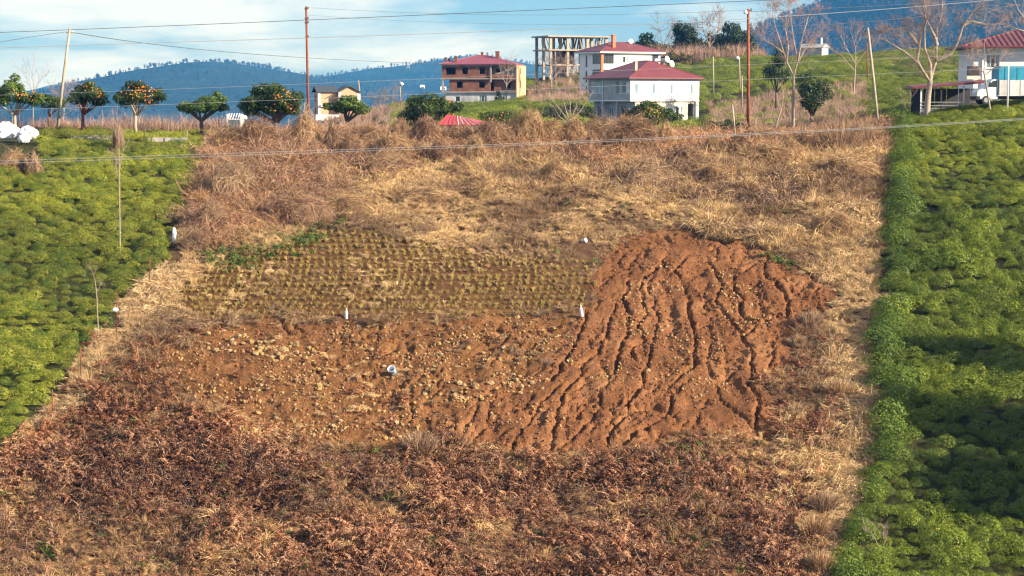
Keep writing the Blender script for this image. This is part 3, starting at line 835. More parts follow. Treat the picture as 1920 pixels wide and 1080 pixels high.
# taller tangled scrub along the crest and down the left border
CREST = [(392, 240), (1655, 236), (1655, 285), (1480, 300), (1300, 300), (1120, 318), (900, 300), (660, 316), (590, 420), (500, 440), (320, 480), (345, 420), (372, 330)]
s_cr = poly_sd(px, row, CREST) + 0.7 * jt
s_cr = np.where((np.abs(px - 322) < 34) & (row > 440) & (row < 500), -50, s_cr)
crest_k = (fsd > 0) & (s_cr > 0) & (R3.uniform(0, 1, len(X)) < 0.26 + 1.2 * nz3)
MIXP = [tangle('scrub_%d' % k, 44, 0.7, M_tang, 0.5) for k in range(4)] + [tussock('scrub_grass', 90, .6, .2, .9, .5, .013, M_straw)]
spread('crest_scrub', crest_k, MIXP, 1.0, 1.9, lambda s, n: t_tang(s, n) * np.array([[1.18, 1.09, 1.0]]), 'tall tangle of dead canes and ferns along the crest and left border', 'scrub', 0.3, np.clip(1 + 1.4 * nz3, .6, 1.5) * (1.0 + .1 * smooth(270, 330, row)))
# green weeds
gp = smooth(-20, 15, poly_sd(px, row, GREENPATCH) + jt)
gp = np.maximum(gp, 0.8 * smooth(-15, 25, poly_sd(px, row, [(470, 985), (560, 975), (640, 1040), (650, 1090), (450, 1090), (430, 1040)]) + jt))
gp = np.maximum(gp, 0.6 * smooth(0.13, 0.22, fbm(X * 0.5, Y * 0.5, 91, 3)) * (fsd > 0) * (bare < 0.5))
gp = np.maximum(gp, 0.5 * smooth(-12, 12, poly_sd(px, row, [(1420, 440), (1510, 450), (1525, 490), (1480, 505), (1425, 480)]) + jt))
spread('green_weeds', (fsd > 0) & (R3.uniform(0, 1, len(X)) < gp * 0.42), WEED, 0.6, 1.3, lambda s, n: lerp3((0.7, 0.8, 0.8), (1.15, 1.05, 0.9), R3.uniform(0, 1, n)), 'low green weeds among the dry growth', 'weeds')

# ------------------------------------------------------------------ tea fields
def tea_rows(y0, y1, u0, u1, dy, dx, keepf, seed):
    xs, ys = [], []
    for yr in np.arange(y0, y1, dy):
        x = np.arange(u0 * yr, u1 * yr, dx)
        x = x + R3.normal(0, 0.16 * dx, len(x))
        xs.append(x); ys.append(yr + R3.normal(0, 0.10 * dy, len(x)) + 1.6 * dy * fbm(x * 0.10, np.full(len(x), yr * 0.10), seed, 2) * 1.2)
    x = np.concatenate(xs); y = np.concatenate(ys)
    z = ground(x, y); p, r_ = proj(x, y, z)
    k = keepf(x, y, p, r_)
    return x[k], y[k], z[k], p[k], r_[k]
def put_tea(name, pts, smin, smax, tints, label, hs=None):
    x, y, z, p, r_ = pts
    n = len(x)
    s = R3.uniform(smin, smax, n) * np.clip(1 + 0.9 * fbm(x * 0.35, y * 0.35, 131, 3), 0.6, 1.5)
    s = s * np.clip(1 + 0.9 * fbm(x * 0.95, y * 0.95, 133, 2), 0.7, 1.3)
    scl = np.stack([s * 1.1, s * .84, s * R3.uniform(0.8, 1.2, n)], 1)
    if hs is not None: scl[:, 2] *= hs
    g = np.clip(0.5 + 2.2 * fbm(x * 0.16, y * 0.16, 141, 3) + R3.normal(0, 0.18, n), 0, 1)
    t = lerp3(tints[0], tints[1], g)
    rot = np.stack([R3.normal(0.1, 0.15, n), R3.normal(0, 0.15, n), R3.uniform(0, 6.283, n)], 1)
    return scatter(name, np.stack([x, y, z - 0.08], 1), rot, scl, R3.integers(0, len(TEA), n), t, TEA, label, 'tea')
def k_left(x, y, p, r_):
    sd = in_field(p, r_)
    return (sd < -9) & (p < 900) & ((p < 460) | (y < 150)) & (R3.uniform(0, 1, len(x)) > 0.05 + 0.35 * smooth(0.08, 0.2, fbm(x * 0.3, y * 0.5, 151, 3))) & ~((p < 75) & (r_ > 245) & (r_ < 325)) & ~((y > 165.5) & (y < 172))
def k_right(x, y, p, r_):
    sd = in_field(p, r_)
    gap = np.abs(r_ - (398 + 6 * fbm(x * 0.3, y * 0, 5, 2))) < 7
    path = poly_sd(p, r_, [(1780, 858), (1800, 866), (1712, 968), (1690, 962)])
    return (sd < -14) & (p > 1200) & ~gap & (path < 0) & (R3.uniform(0, 1, len(x)) > 0.03 + 0.10 * smooth(0.1, 0.22, fbm(x * 0.35, y * 0.6, 153, 3)))
lt = tea_rows(92, 186, -0.40, 0.0, 0.90, 0.72, k_left, 161)
put_tea('tea_hedge', lt, 0.58, 0.80, ((1.7, 1.32, 1.05), (3.2, 2.35, 1.6)), 'yellowish green tea hedge rows on the left of the dry plot', 0.8)
rt = tea_rows(92, 150, 0.0, 0.42, 1.08, 0.80, lambda x, y, p, r_: k_right(x, y, p, r_) & (r_ > 398), 167)
put_tea('tea_hedge', rt, 0.66, 0.88, ((1.0, 1.0, 0.75), (2.2, 1.9, 1.1)), 'deep green lumpy tea hedge rows filling the lower right of the picture')
ru = tea_rows(136, 178, 0.0, 0.42, 0.85, 0.72, lambda x, y, p, r_: k_right(x, y, p, r_) & (r_ < 398), 169)
put_tea('tea_hedge', ru, 0.62, 0.8, ((1.8, 1.5, 1.0), (3.1, 2.4, 1.5)), 'paler smooth clipped tea at the top right corner of the plot', 0.7)
xi_, yi_, zi_, pi_, ri_ = sample(1.7, 92, 176)
ki = (in_field(pi_, ri_) < -12) & ((pi_ < 400) | (pi_ > 1400)) & ~((pi_ < 75) & (ri_ > 245) & (ri_ < 325)) & ~((yi_ > 165.5) & (pi_ < 500)) & (R3.uniform(0, 1, len(xi_)) < .8)
sd_i = in_field(pi_, ri_)
put_tea('tea_hedge', (xi_[ki], yi_[ki], zi_[ki], pi_[ki], ri_[ki]), 0.35, 0.6, ((0.8, 0.9, 0.75), (1.5, 1.4, 1.0)), 'small straggling tea shoots filling the gaps between the hedge rows')
ye = np.arange(92, 172, .55) + R3.normal(0, .15, len(np.arange(92, 172, .55))); xe_ = np.zeros(len(ye))
for q in range(len(ye)):
    zr = ground(np.array([ye[q] * .18]), ye[q:q + 1]); rr0 = proj(ye[q] * .18, ye[q], zr)[1][0]
    pe = np.interp(rr0, [a[1] for a in RIGHT_EDGE], [a[0] for a in RIGHT_EDGE])
    xe_[q] = (pe + 24 + R3.uniform(-6, 26) - 960) * ye[q] / (CP * F)
ze = ground(xe_, ye); pe, re_ = proj(xe_, ye, ze)
put_tea('tea_hedge', (xe_, ye, ze, pe, re_), 0.75, 1.25, ((0.8, 0.9, 0.75), (1.5, 1.45, 1.0)), 'tall shaded outer row of the right tea field along the dry strip')
def k_mid(x, y, p, r_):
    n = fbm(x * 0.05, y * 0.05, 171, 3)
    k = (p > 735) & (r_ < 262) & (R3.uniform(0, 1, len(x)) > 0.15 + 0.5 * smooth(0.1, 0.2, n))
    rough = ((p > 1325) & (p < 1620) & (r_ > 165) & (y > 185)) | ((p > 990) & (p < 1100) & (y > 330)) | ((p > 1325) & (p < 1600) & (y < 260))
    k &= ~(rough & (R3.uniform(0, 1, len(x)) < 0.75))
    k &= ~((p > 1690) & (y > 165) & (y < 200) & (r_ < 214))
    k &= ~((p > 830) & (p < 1000) & (y > 385) & (y < 415))
    k &= ~((p > 1085) & (p < 1330) & (y > 255) & (y < 290)) & ~((p > 1080) & (p < 1260) & (y > 360) & (y < 392)) & ~((p > 1000) & (p < 1160) & (y > 440))
    return k
mt = tea_rows(182, 480, -0.07, 0.30, 1.9, 1.5, k_mid, 177)
put_tea('tea_hedge', mt, 1.0, 1.45, ((1.3, 1.25, 0.9), (2.6, 2.1, 1.4)), 'bright green tea terraces rising behind the houses', 0.6)
# ------------------------------------------------------------------ buildings
M_white = mat_plain('white_plaster', (0.84, 0.84, 0.82), 0.85, 0.04, 1.2, dirt=(0.6, 0.59, 0.55), dirt_amt=0.2)
M_cream = mat_plain('cream_plaster', (0.74, 0.70, 0.56), 0.85, 0.06, 1.2, dirt=(0.45, 0.42, 0.33), dirt_amt=0.4)
M_grey = mat_plain('grey_render_and_shade', (0.40, 0.42, 0.43), 0.9, 0.16, 1.6, dirt=(0.22, 0.22, 0.22), dirt_amt=0.6)  # cement grey; also paints the shade on the white house's left side
M_conc = mat_plain('raw_concrete', (0.36, 0.32, 0.265), 0.9, 0.15, 1.5, dirt=(0.2, 0.18, 0.16), dirt_amt=0.5)
M_patch = mat_plain('patchy_whitewash', (0.55, 0.57, 0.58), 0.9, 0.25, 0.9, dirt=(0.16, 0.17, 0.17), dirt_amt=0.9)
M_roof = mat_plain('maroon_sheet_roof', (0.17, 0.042, 0.050), 0.5, 0.12, 0.8, dirt=(0.10, 0.035, 0.035), dirt_amt=0.4)
M_roof2 = mat_plain('pink_red_sheet_roof', (0.25, 0.065, 0.095), 0.5, 0.10, 0.8, dirt=(0.15, 0.05, 0.06), dirt_amt=0.4)
M_peach = mat_plain('peach_plaster', (0.62, 0.36, 0.22), 0.85, 0.06, 1.5)
M_orange = mat_plain('orange_paint', (0.55, 0.16, 0.07), 0.7, 0.08, 2)
M_slate = mat_plain('dark_roof_felt', (0.05, 0.065, 0.08), 0.6, 0.12, 2)
M_darkwood = mat_plain('dark_boards', (0.05, 0.045, 0.045), 0.8, 0.25, 3)
M_frame_w = mat_plain('white_window_frame', (0.78, 0.80, 0.82), 0.4, 0.03, 2)
M_frame_d = mat_plain('dark_window_frame', (0.05, 0.045, 0.04), 0.5, 0.1, 2)
M_int = mat_plain('dim_room', (0.10, 0.09, 0.085), 0.9, 0.2, 1)
M_gal = mat_plain('galvanised_steel', (0.55, 0.57, 0.58), 0.35, 0.12, 4, 0.7)
M_rust = mat_plain('rusty_steel', (0.24, 0.065, 0.028), 0.8, 0.3, 6, dirt=(0.09, 0.035, 0.025), dirt_amt=0.8)
M_woodpole = mat_plain('weathered_wood', (0.36, 0.31, 0.24), 0.85, 0.2, 5, dirt=(0.17, 0.14, 0.10), dirt_amt=0.6)
M_black = mat_plain('black_rubber', (0.018, 0.018, 0.018), 0.7, 0.2, 5)
M_fruit = mat_plain('orange_peel', (0.85, 0.27, 0.02), 0.45, 0.1, 9)
M_plastic = mat_plain('white_plastic', (0.78, 0.80, 0.82), 0.45, 0.06, 6, dirt=(0.5, 0.46, 0.4), dirt_amt=0.4)
M_teal = mat_plain('teal_tarpaulin', (0.015, 0.23, 0.36), 0.5, 0.25, 1.5)
M_van = mat_plain('white_vehicle_paint', (0.66, 0.72, 0.76), 0.3, 0.05, 2)
M_vanbox = mat_plain('dusty_truck_side', (0.52, 0.53, 0.54), 0.6, 0.15, 2.5, dirt=(0.28, 0.25, 0.22), dirt_amt=0.6)
def mat_glass(name, col, rough=0.08):
    m, nt, b = new_mat(name)
    n = nt.nodes.new('ShaderNodeTexNoise'); n.inputs['Scale'].default_value = 1.3
    tc = nt.nodes.new('ShaderNodeTexCoord'); nt.links.new(tc.outputs['Object'], n.inputs['Vector'])
    rp = nt.nodes.new('ShaderNodeValToRGB')
    rp.color_ramp.elements[0].color = (*[c * 0.6 for c in col], 1); rp.color_ramp.elements[1].color = (*[c * 1.5 for c in col], 1)
    nt.links.new(n.outputs['Fac'], rp.inputs['Fac']); nt.links.new(rp.outputs[0], b.inputs['Base Color'])
    b.inputs['Roughness'].default_value = rough
    return m
M_glass = mat_glass('dark_window_glass', (0.03, 0.04, 0.045))
M_glass_b = mat_glass('bluish_window_glass', (0.16, 0.26, 0.30))
M_glass_w = mat_glass('curtained_glass', (0.55, 0.58, 0.58), 0.25)
def mat_brick():
    m, nt, b = new_mat('hollow_clay_brick')
    N = nt.nodes.new; K = nt.links.new
    tc = N('ShaderNodeTexCoord'); mp = N('ShaderNodeMapping')
    mp.inputs['Rotation'].default_value = (math.pi / 2, 0, 0)
    K(tc.outputs['Object'], mp.inputs['Vector'])
    br = N('ShaderNodeTexBrick'); br.inputs['Scale'].default_value = 2.4
    br.inputs['Color1'].default_value = (0.235, 0.085, 0.05, 1); br.inputs['Color2'].default_value = (0.165, 0.057, 0.034, 1)
    br.inputs['Mortar'].default_value = (0.30, 0.20, 0.15, 1); br.inputs['Mortar Size'].default_value = 0.02
    K(mp.outputs[0], br.inputs['Vector'])
    n = N('ShaderNodeTexNoise'); n.inputs['Scale'].default_value = 0.9; n.inputs['Detail'].default_value = 6
    K(tc.outputs['Object'], n.inputs['Vector'])
    rp = N('ShaderNodeValToRGB'); rp.color_ramp.elements[0].position = 0.3; rp.color_ramp.elements[0].color = (0.7, 0.7, 0.7, 1)
    rp.color_ramp.elements[1].position = 0.7; rp.color_ramp.elements[1].color = (1.25, 1.2, 1.15, 1)
    K(n.outputs['Fac'], rp.inputs['Fac'])
    mx = N('ShaderNodeMix'); mx.data_type = 'RGBA'; mx.blend_type = 'MULTIPLY'; mx.inputs['Factor'].default_value = 1
    K(br.outputs['Color'], mx.inputs['A']); K(rp.outputs[0], mx.inputs['B']); K(mx.outputs['Result'], b.inputs['Base Color'])
    b.inputs['Roughness'].default_value = 0.9
    return m
M_brick = mat_brick()

def wall(p0, p1, z0, z1, t, ops=()):
    """wall with real openings; outside is to the right of p0 -> p1"""
    p0 = Vector((*p0, 0)); p1 = Vector((*p1, 0)); ln = (p1 - p0).length
    d = (p1 - p0) / ln; n = Vector((d.y, -d.x, 0))
    xs = sorted({0.0, ln} | {v for o in ops for v in o[:2]}); zs = sorted({z0, z1} | {v for o in ops for v in o[2:4]})
    def solid(i, j):
        if i < 0 or j < 0 or i >= len(xs) - 1 or j >= len(zs) - 1: return False
        cx = (xs[i] + xs[i + 1]) / 2; cz = (zs[j] + zs[j + 1]) / 2
        return not any(o[0] < cx < o[1] and o[2] < cz < o[3] for o in ops)
    def P(i, j, k): return p0 + d * xs[i] + Vector((0, 0, zs[j])) - n * (t * k)
    mb = MB()
    for i in range(len(xs) - 1):
        for j in range(len(zs) - 1):
            if not solid(i, j): continue
            mb.add([P(i, j, 0), P(i + 1, j, 0), P(i + 1, j + 1, 0), P(i, j + 1, 0)], [(0, 1, 2, 3)])
            mb.add([P(i, j, 1), P(i + 1, j, 1), P(i + 1, j + 1, 1), P(i, j + 1, 1)], [(3, 2, 1, 0)])
            if not solid(i - 1, j): mb.add([P(i, j, 0), P(i, j + 1, 0), P(i, j + 1, 1), P(i, j, 1)], [(0, 1, 2, 3)])
            if not solid(i + 1, j): mb.add([P(i + 1, j, 0), P(i + 1, j, 1), P(i + 1, j + 1, 1), P(i + 1, j + 1, 0)], [(0, 1, 2, 3)])
            if not solid(i, j - 1): mb.add([P(i, j, 0), P(i, j, 1), P(i + 1, j, 1), P(i + 1, j, 0)], [(0, 1, 2, 3)])
            if not solid(i, j + 1): mb.add([P(i, j + 1, 0), P(i + 1, j + 1, 0), P(i + 1, j + 1, 1), P(i, j + 1, 1)], [(0, 1, 2, 3)])
    return mb

def window(house, p0, p1, op, panes, fm, gms, name='window', deep=0.08, fw=0.07, sill=None):
    p0 = Vector((*p0, 0)); p1 = Vector((*p1, 0)); d = (p1 - p0).normalized(); n = Vector((d.y, -d.x, 0))
    a, b, c, e = op[:4]
    def bx(mb, x0, x1, z0, z1, k0, k1):
        V = [p0 + d * x + Vector((0, 0, z)) - n * k for k in (k0, k1) for x, z in ((x0, z0), (x1, z0), (x1, z1), (x0, z1))]
        mb.add(V, [(0, 1, 2, 3), (7, 6, 5, 4), (0, 4, 5, 1), (1, 5, 6, 2), (2, 6, 7, 3), (3, 7, 4, 0)])
    g = 0.004
    mb = MB()
    bx(mb, a + g, b - g, c + g, c + fw, deep, deep + .06); bx(mb, a + g, b - g, e - fw, e - g, deep, deep + .06)
    bx(mb, a + g, a + fw, c + fw, e - fw, deep, deep + .06); bx(mb, b - fw, b - g, c + fw, e - fw, deep, deep + .06)
    w = (b - a) / panes
    for k in range(1, panes):
        bx(mb, a + w * k - fw / 2, a + w * k + fw / 2, c + fw, e - fw, deep + .002, deep + .058)
    o = mb.build(name, fm, house)
    for k in range(panes):
        q = MB(); bx(q, a + w * k + fw / 2 + .004, a + w * (k + 1) - fw / 2 - .004, c + fw + .004, e - fw - .004, deep + .02, deep + .035)
        q.build('pane', gms[k % len(gms)], o)
    if sill:
        q = MB(); bx(q, a - .1, b + .1, c - .08, c - .004, -.07, .05); q.build('sill', sill, o)
    return o

def hip_roof(x0, x1, y0, y1, z, h, t=0.16, inset=None):
    mb = MB()
    w, d = x1 - x0, y1 - y0
    if w >= d:
        i = inset if inset is not None else d / 2
        r0 = (x0 + i, (y0 + y1) / 2, z + t + h); r1 = (x1 - i, (y0 + y1) / 2, z + t + h)
    else:
        i = inset if inset is not None else w / 2
        r0 = ((x0 + x1) / 2, y0 + i, z + t + h); r1 = ((x0 + x1) / 2, y1 - i, z + t + h)
    B = [(x0, y0, z), (x1, y0, z), (x1, y1, z), (x0, y1, z)]; T = [(x, y, z + t) for x, y, _ in B]
    V = B + T + [r0, r1]
    Fc = [(3, 2, 1, 0), (0, 1, 5, 4), (1, 2, 6, 5), (2, 3, 7, 6), (3, 0, 4, 7)]
    if w >= d: Fc += [(4, 5, 9, 8), (5, 6, 9), (6, 7, 8, 9), (7, 4, 8)]
    else: Fc += [(4, 5, 8), (5, 6, 9, 8), (6, 7, 9), (7, 4, 8, 9)]
    mb.add(V, Fc)
    # ridge and hip caps
    mb.tube([Vector(r0), Vector(r1)], 0.07, 5)
    hips = [(4, 8), (5, 9), (6, 9), (7, 8)] if w >= d else [(4, 8), (5, 8), (6, 9), (7, 9)]
    for a, b in hips: mb.tube([Vector(V[a]) + Vector((0, 0, .01)), Vector(V[b])], 0.06, 5)
    return mb

def corner_house(near_px, row, Y, rz, w, d):
    """origin (house centre on the ground) so that the near lower corner stands at that pixel"""
    c = at(near_px, row, Y)
    ca, sa = math.cos(rz), math.sin(rz)
    ox, oy = w / 2, d / 2
    return Vector((c.x + ca * ox - sa * oy, c.y + sa * ox + ca * oy, c.z))

def pipe(parent, name, pts, r, mat, n=6):
    return MB().tube(pts, r, n).build(name, mat, parent)

def dish(name, parent, c, nrm, r, mat=None):
    nrm = Vector(nrm).normalized(); c = Vector(c)
    a = nrm.orthogonal().normalized(); b = nrm.cross(a)
    mb = MB(); V = [c - nrm * 0.10 * r]; Fc = []; n = 12
    for i, (rr, k) in enumerate(((0.5, -0.06), (1.0, 0.14))):
        for j in range(n):
            t = 2 * math.pi * j / n
            V.append(c + (a * math.cos(t) + b * math.sin(t)) * r * rr + nrm * k * r)
    for j in range(n): Fc.append((0, 1 + j, 1 + (j + 1) % n)); Fc.append((1 + j, 1 + n + j, 1 + n + (j + 1) % n, 1 + (j + 1) % n))
    mb.add(V, Fc)
    mb.bar(c - nrm * 0.02, c + nrm * r * 0.8 - b * r * 0.4, 0.03)
    mb.bar(c - nrm * 0.05, c - nrm * 0.3 - Vector((0, 0, r + 0.25)), 0.05)
    return mb.build(name, mat or M_plastic, parent)

# --- white two storey house on the right, near corner towards the camera
RZ = math.radians(28)
W, D = 10.9, 11.2
wh = thing('two_storey_house', 'white two storey house with maroon hip roof and grey shaded balcony side', 'house', corner_house(1182, 233, 265, RZ, W, D), RZ)
x0, x1, y0, y1 = -W / 2, W / 2, -D / 2, D / 2
G = 3.05; H = 6.05
# ground floor is set back under the upper floor
gx0, gy0 = x0 + 0.9, y0 + 0.25
gops = [(6.0, 7.45, 0.95, 2.35), (3.3, 3.55, 2.0, 2.3), (4.4, 4.65, 2.0, 2.3), (8.35, 9.3, 0.02, 2.75)]
wall((gx0, gy0), (x1, gy0), 0, G - 0.002, 0.25, gops).build('ground_floor_wall', M_cream, wh)
lops = [(1.2, 2.4, 0.05, 2.4), (4.0, 5.2, 0.9, 2.3), (7.4, 8.6, 0.05, 2.4)]
wall((gx0, y1), (gx0, gy0 + .26), 0, G - .002, 0.25, lops).build('ground_floor_wall', M_grey, wh)
wall((x1, gy0 + .26), (x1, y1), 0, G - .002, 0.25, [(2, 3.2, 1, 2.2)]).build('ground_floor_wall', M_cream, wh)
wall((x1 - .26, y1), (gx0 + .26, y1), 0, G - .002, 0.25).build('ground_floor_wall', M_cream, wh)
MB().box(gx0 + .3, x1 - .3, gy0 + 1.9, gy0 + 2.0, 0.02, G - 0.05).build('partition', M_int, wh)
window(wh, (gx0, gy0), (x1, gy0), gops[0], 3, M_frame_w, [M_glass_w, M_glass], sill=M_frame_w)
window(wh, (gx0, gy0), (x1, gy0), gops[1], 1, M_frame_w, [M_glass]); window(wh, (gx0, gy0), (x1, gy0), gops[2], 1, M_frame_w, [M_glass])
window(wh, (gx0, y1), (gx0, gy0 + .26), lops[1], 2, M_frame_w, [M_glass_b])
for o_ in (lops[0], lops[2]):
    window(wh, (gx0, y1), (gx0, gy0 + .26), o_, 1, M_frame_d, [M_glass], 'door')
MB().box(x1 - 0.5, x1 - 0.02, y0 + .02, y0 + .24, 0, G - .003).build('corner_pillar', M_white, wh)
for yy in (y0 + 3.6, y0 + 7.6):
    MB().box(x0 + .06, x0 + .36, yy, yy + .3, 0, G - .003).build('porch_pillar', M_grey, wh)
MB().box(x0 - .05, x1 + .05, y0 - .05, y1 + .05, G, G + .14).build('floor_slab', M_white, wh)
uops = [(0.65, 1.2, G + 1.0, G + 2.35), (2.55, 3.9, G + 1.0, G + 2.35), (5.35, 6.7, G + 1.0, G + 2.35), (8.55, 9.9, G + 1.0, G + 2.35)]
wall((x0, y0), (x1, y0), G + .14, H, 0.25, uops).build('upper_floor_wall', M_white, wh)
for k, o_ in enumerate(uops):
    window(wh, (x0, y0), (x1, y0), o_, 1 if k == 0 else 3, M_frame_w, [M_glass_b] if k == 0 else [M_glass_w, M_glass_w, M_glass_b], deep=0.05, sill=M_frame_w)
# left side: two balcony bays with parapets either side of a middle wall, its shade put into the grey
sops = [(0.25, 4.0, G + 1.05, G + 2.6), (5.35, 5.75, G + 1.85, G + 2.2), (6.35, 6.75, G + 1.85, G + 2.2), (7.6, 10.9, G + 1.05, G + 2.6)]
wall((x0, y1), (x0, y0 + .26), G + .14, H, 0.25, sops).build('upper_floor_wall', M_grey, wh)
window(wh, (x0, y1), (x0, y0 + .26), sops[0], 3, M_frame_w, [M_glass_b], deep=0.16); window(wh, (x0, y1), (x0, y0 + .26), sops[3], 3, M_frame_w, [M_glass_b, M_glass, M_glass_w], deep=0.16)
window(wh, (x0, y1), (x0, y0 + .26), sops[1], 1, M_frame_w, [M_glass]); window(wh, (x0, y1), (x0, y0 + .26), sops[2], 1, M_frame_w, [M_glass_w])
wall((x1, y0 + .26), (x1, y1), G + .14, H, 0.25, [(2, 3.3, G + 1, G + 2.3)]).build('upper_floor_wall', M_white, wh)
wall((x1 - .26, y1), (x0 + .26, y1), G + .14, H, 0.25).build('upper_floor_wall', M_white, wh)
rf = hip_roof(x0 - .55, x1 + .55, y0 - .55, y1 + .55, H, 2.35, inset=4.6).build('roof', M_roof, wh)
MB().box(x0 + 1.6, x0 + 2.0, y0 + 1.5, y0 + 1.9, H + .9, H + 2.25).box(x0 + 1.52, x0 + 2.08, y0 + 1.42, y0 + 1.98, H + 2.27, H + 2.37).build('chimney', M_conc, rf)
pipe(wh, 'downpipe', [(x0 + 4.65, y0 - .08, G + .2), (x0 + 4.65, y0 - .08, H - .1)], 0.05, M_frame_w)
pipe(wh, 'downpipe', [(x0 - .08, y0 + 7.1, .3), (x0 - .08, y0 + 7.1, H - .1)], 0.06, M_frame_w)
tk = MB().tube([(2.2, .6, H + 2.6), (4.0, .6, H + 2.6)], 0.28, 12).bar((2.5, .6, H + 1.2), (2.5, .6, H + 2.4), .06).bar((3.7, .6, H + .9), (3.7, .6, H + 2.4), .06).build('water_tank', M_gal, wh)
dish('satellite_dish', wh, (3.7, -.2, H + 2.75), (0.3, -1, 0.3), 0.48); dish('satellite_dish', wh, (4.0, -.9, H + 2.15), (0.3, -1, 0.3), 0.48)

# --- white three storey house behind it
W, D = 12.8, 8.2
rh = thing('three_storey_house', 'tall white house with orange corner column behind the grey balcony house', 'house', corner_house(1128, 188, 370, RZ, W, D), RZ)
x0, x1, y0, y1 = -W / 2, W / 2, -D / 2, D / 2
H3 = 8.75
fops = []
for zf in (0.1, 2.95, 5.8):
    fops += [(0.35, 2.6, zf + .95, zf + 2.75), (4.6, 5.7, zf + 1.2, zf + 2.35), (8.4, 9.5, zf + 1.2, zf + 2.35), (11.0, 12.4, zf + .6, zf + 2.7)]
wall((x0, y0), (x1, y0), 0, H3, .25, fops).build('front_wall', M_white, rh)
for k, o_ in enumerate(fops):
    window(rh, (x0, y0), (x1, y0), o_, (4, 2, 2, 3)[k % 4], (M_frame_d, M_frame_d, M_frame_w, M_frame_d)[k % 4], [(M_glass,), (M_glass, M_glass_w), (M_glass_w,), (M_glass,)][k % 4])
sd = []
for zf in (0.1, 2.95, 5.8): sd += [(2.2, 2.9, zf + .4, zf + 2.6), (4.8, 7.6, zf + .95, zf + 2.75)]
wall((x0, y1), (x0, y0 + .26), 0, H3, .25, sd).build('side_wall', M_white, rh)
for k, o_ in enumerate(sd): window(rh, (x0, y1), (x0, y0 + .26), o_, 1 + k % 2, M_frame_d, [M_glass])
wall((x1, y0 + .26), (x1, y1), 0, H3, .25).build('side_wall', M_white, rh); wall((x1 - .26, y1), (x0 + .26, y1), 0, H3, .25).build('back_wall', M_white, rh)
MB().box(x0 - .18, x0 + .32, y0 - .18, y0 - .004, 0.2, H3 - .03).box(x0 - .18, x0 - .004, y0 - .004, y0 + .2, 0.2, H3 - .03).build('corner_column', M_orange, rh)
MB().box(x0 - .75, x1 + .75, y0 - .75, y1 + .75, H3, H3 + .22).build('eaves_band', M_white, rh)
rf = hip_roof(x0 - .7, x1 + .7, y0 - .7, y1 + .7, H3 + .225, 1.75, inset=5.0).build('roof', M_roof, rh)
MB().box(x0 + 3.1, x0 + 3.7, y0 + 1.2, y0 + 1.8, H3 + .7, H3 + 3.3).box(x0 + 3.02, x0 + 3.78, y0 + 1.12, y0 + 1.88, H3 + 3.304, H3 + 3.45).build('chimney', M_orange, rf)
dish('satellite_dish', rh, (x1 - 4.3, -.6, H3 + 2.35), (-.4, -1, .4), 0.5)

# --- unfinished brick house
RB = math.radians(-10)
W, D = 15.3, 10.5
c = at(907, 201, 402)
bh = thing('brick_house', 'unfinished three storey red brick house with pink sheet roof', 'house', (c.x, c.y + 5, c.z), RB)
x0, x1, y0, y1 = -W / 2, W / 2, -D / 2, D / 2
Z1, Z2, Z3 = 2.95, 5.6, 8.55
MB().box(x0 - .25, x1 + .1, y0 - .35, y1, Z1, Z1 + .22).build('floor_slab', M_conc, bh)
MB().box(x0 - .25, x1 + .1, y0 - .35, y1, Z2, Z2 + .22).build('floor_slab', M_conc, bh)
gop = [(6.9, 8.5, .5, 2.4), (2.0, 3.0, 1.1, 2.2), (11.2, 12.2, 1.0, 2.2)]
wall((x0 + .7, y0), (x1, y0), 0, Z1 - .003, .22, gop).build('ground_floor_wall', M_patch, bh)
window(bh, (x0 + .7, y0), (x1, y0), gop[0], 3, M_frame_w, [M_glass_b, M_glass]); window(bh, (x0 + .7, y0), (x1, y0), gop[1], 1, M_frame_w, [M_glass]); window(bh, (x0 + .7, y0), (x1, y0), gop[2], 2, M_frame_w, [M_glass])
m1 = [(1.5, 2.75, Z1 + .95, Z1 + 2.2), (6.1, 7.3, Z1 + .95, Z1 + 2.2)]
wall((x0 + 1.5, y0), (x0 + 10.0, y0), Z1 + .223, Z2 - .003, .2, m1).build('brick_wall', M_brick, bh)
wall((x0 + 10.6, y0 + .5), (x1 - .05, y0 + .5), Z1 + .223, Z2 - .003, .2, [(2.4, 3.4, Z1 + .9, Z1 + 2.1)]).build('brick_wall', M_brick, bh)
wall((x0 + 1.5, y1 - .1), (x0 + 1.5, y0 + .21), Z1 + .223, Z2 - .003, .2, [(6.5, 8.0, Z1 + .3, Z1 + 2.2)]).build('brick_wall', M_brick, bh)
u1 = [(.85, 2.85, Z2 + .95, Z2 + 2.35), (4.2, 5.35, Z2 + 1.05, Z2 + 2.35), (7.75, 8.95, Z2 + 1.05, Z2 + 2.35)]
wall((x0, y0 - .2), (x0 + 9.9, y0 - .2), Z2 + .223, Z3 - .35, .2, u1).build('brick_wall', M_brick, bh)
MB().box(x0, x0 + 9.9, y0 - .2, y0, Z3 - .347, Z3 - .004).build('ring_beam', M_conc, bh)
wall((x0, y1), (x0, y0 + .003), Z2 + .223, Z3 - .004, .2).build('brick_wall', M_brick, bh)
wall((x0 + 10.0, y0 + 2.6), (x1 - .3, y0 + 2.6), Z2 + .223, Z3 - .004, .2, [(.6, 1.5, Z2 + 1.2, Z2 + 2.2)]).build('back_of_terrace', M_grey, bh)
MB().box(x0 + 10.05, x1, y0 - .18, y0 - .02, Z2 + .224, Z2 + 1.05).build('terrace_parapet', M_brick, bh)
MB().prism([(x0 + 10.4, Z2 + 1.06), (x1 - .02, Z2 + 1.06), (x1 - .02, Z2 + 2.3)], y0 + .3, y0 + .5).build('terrace_wedge', M_conc, bh)  # triangular concrete piece rising to the right
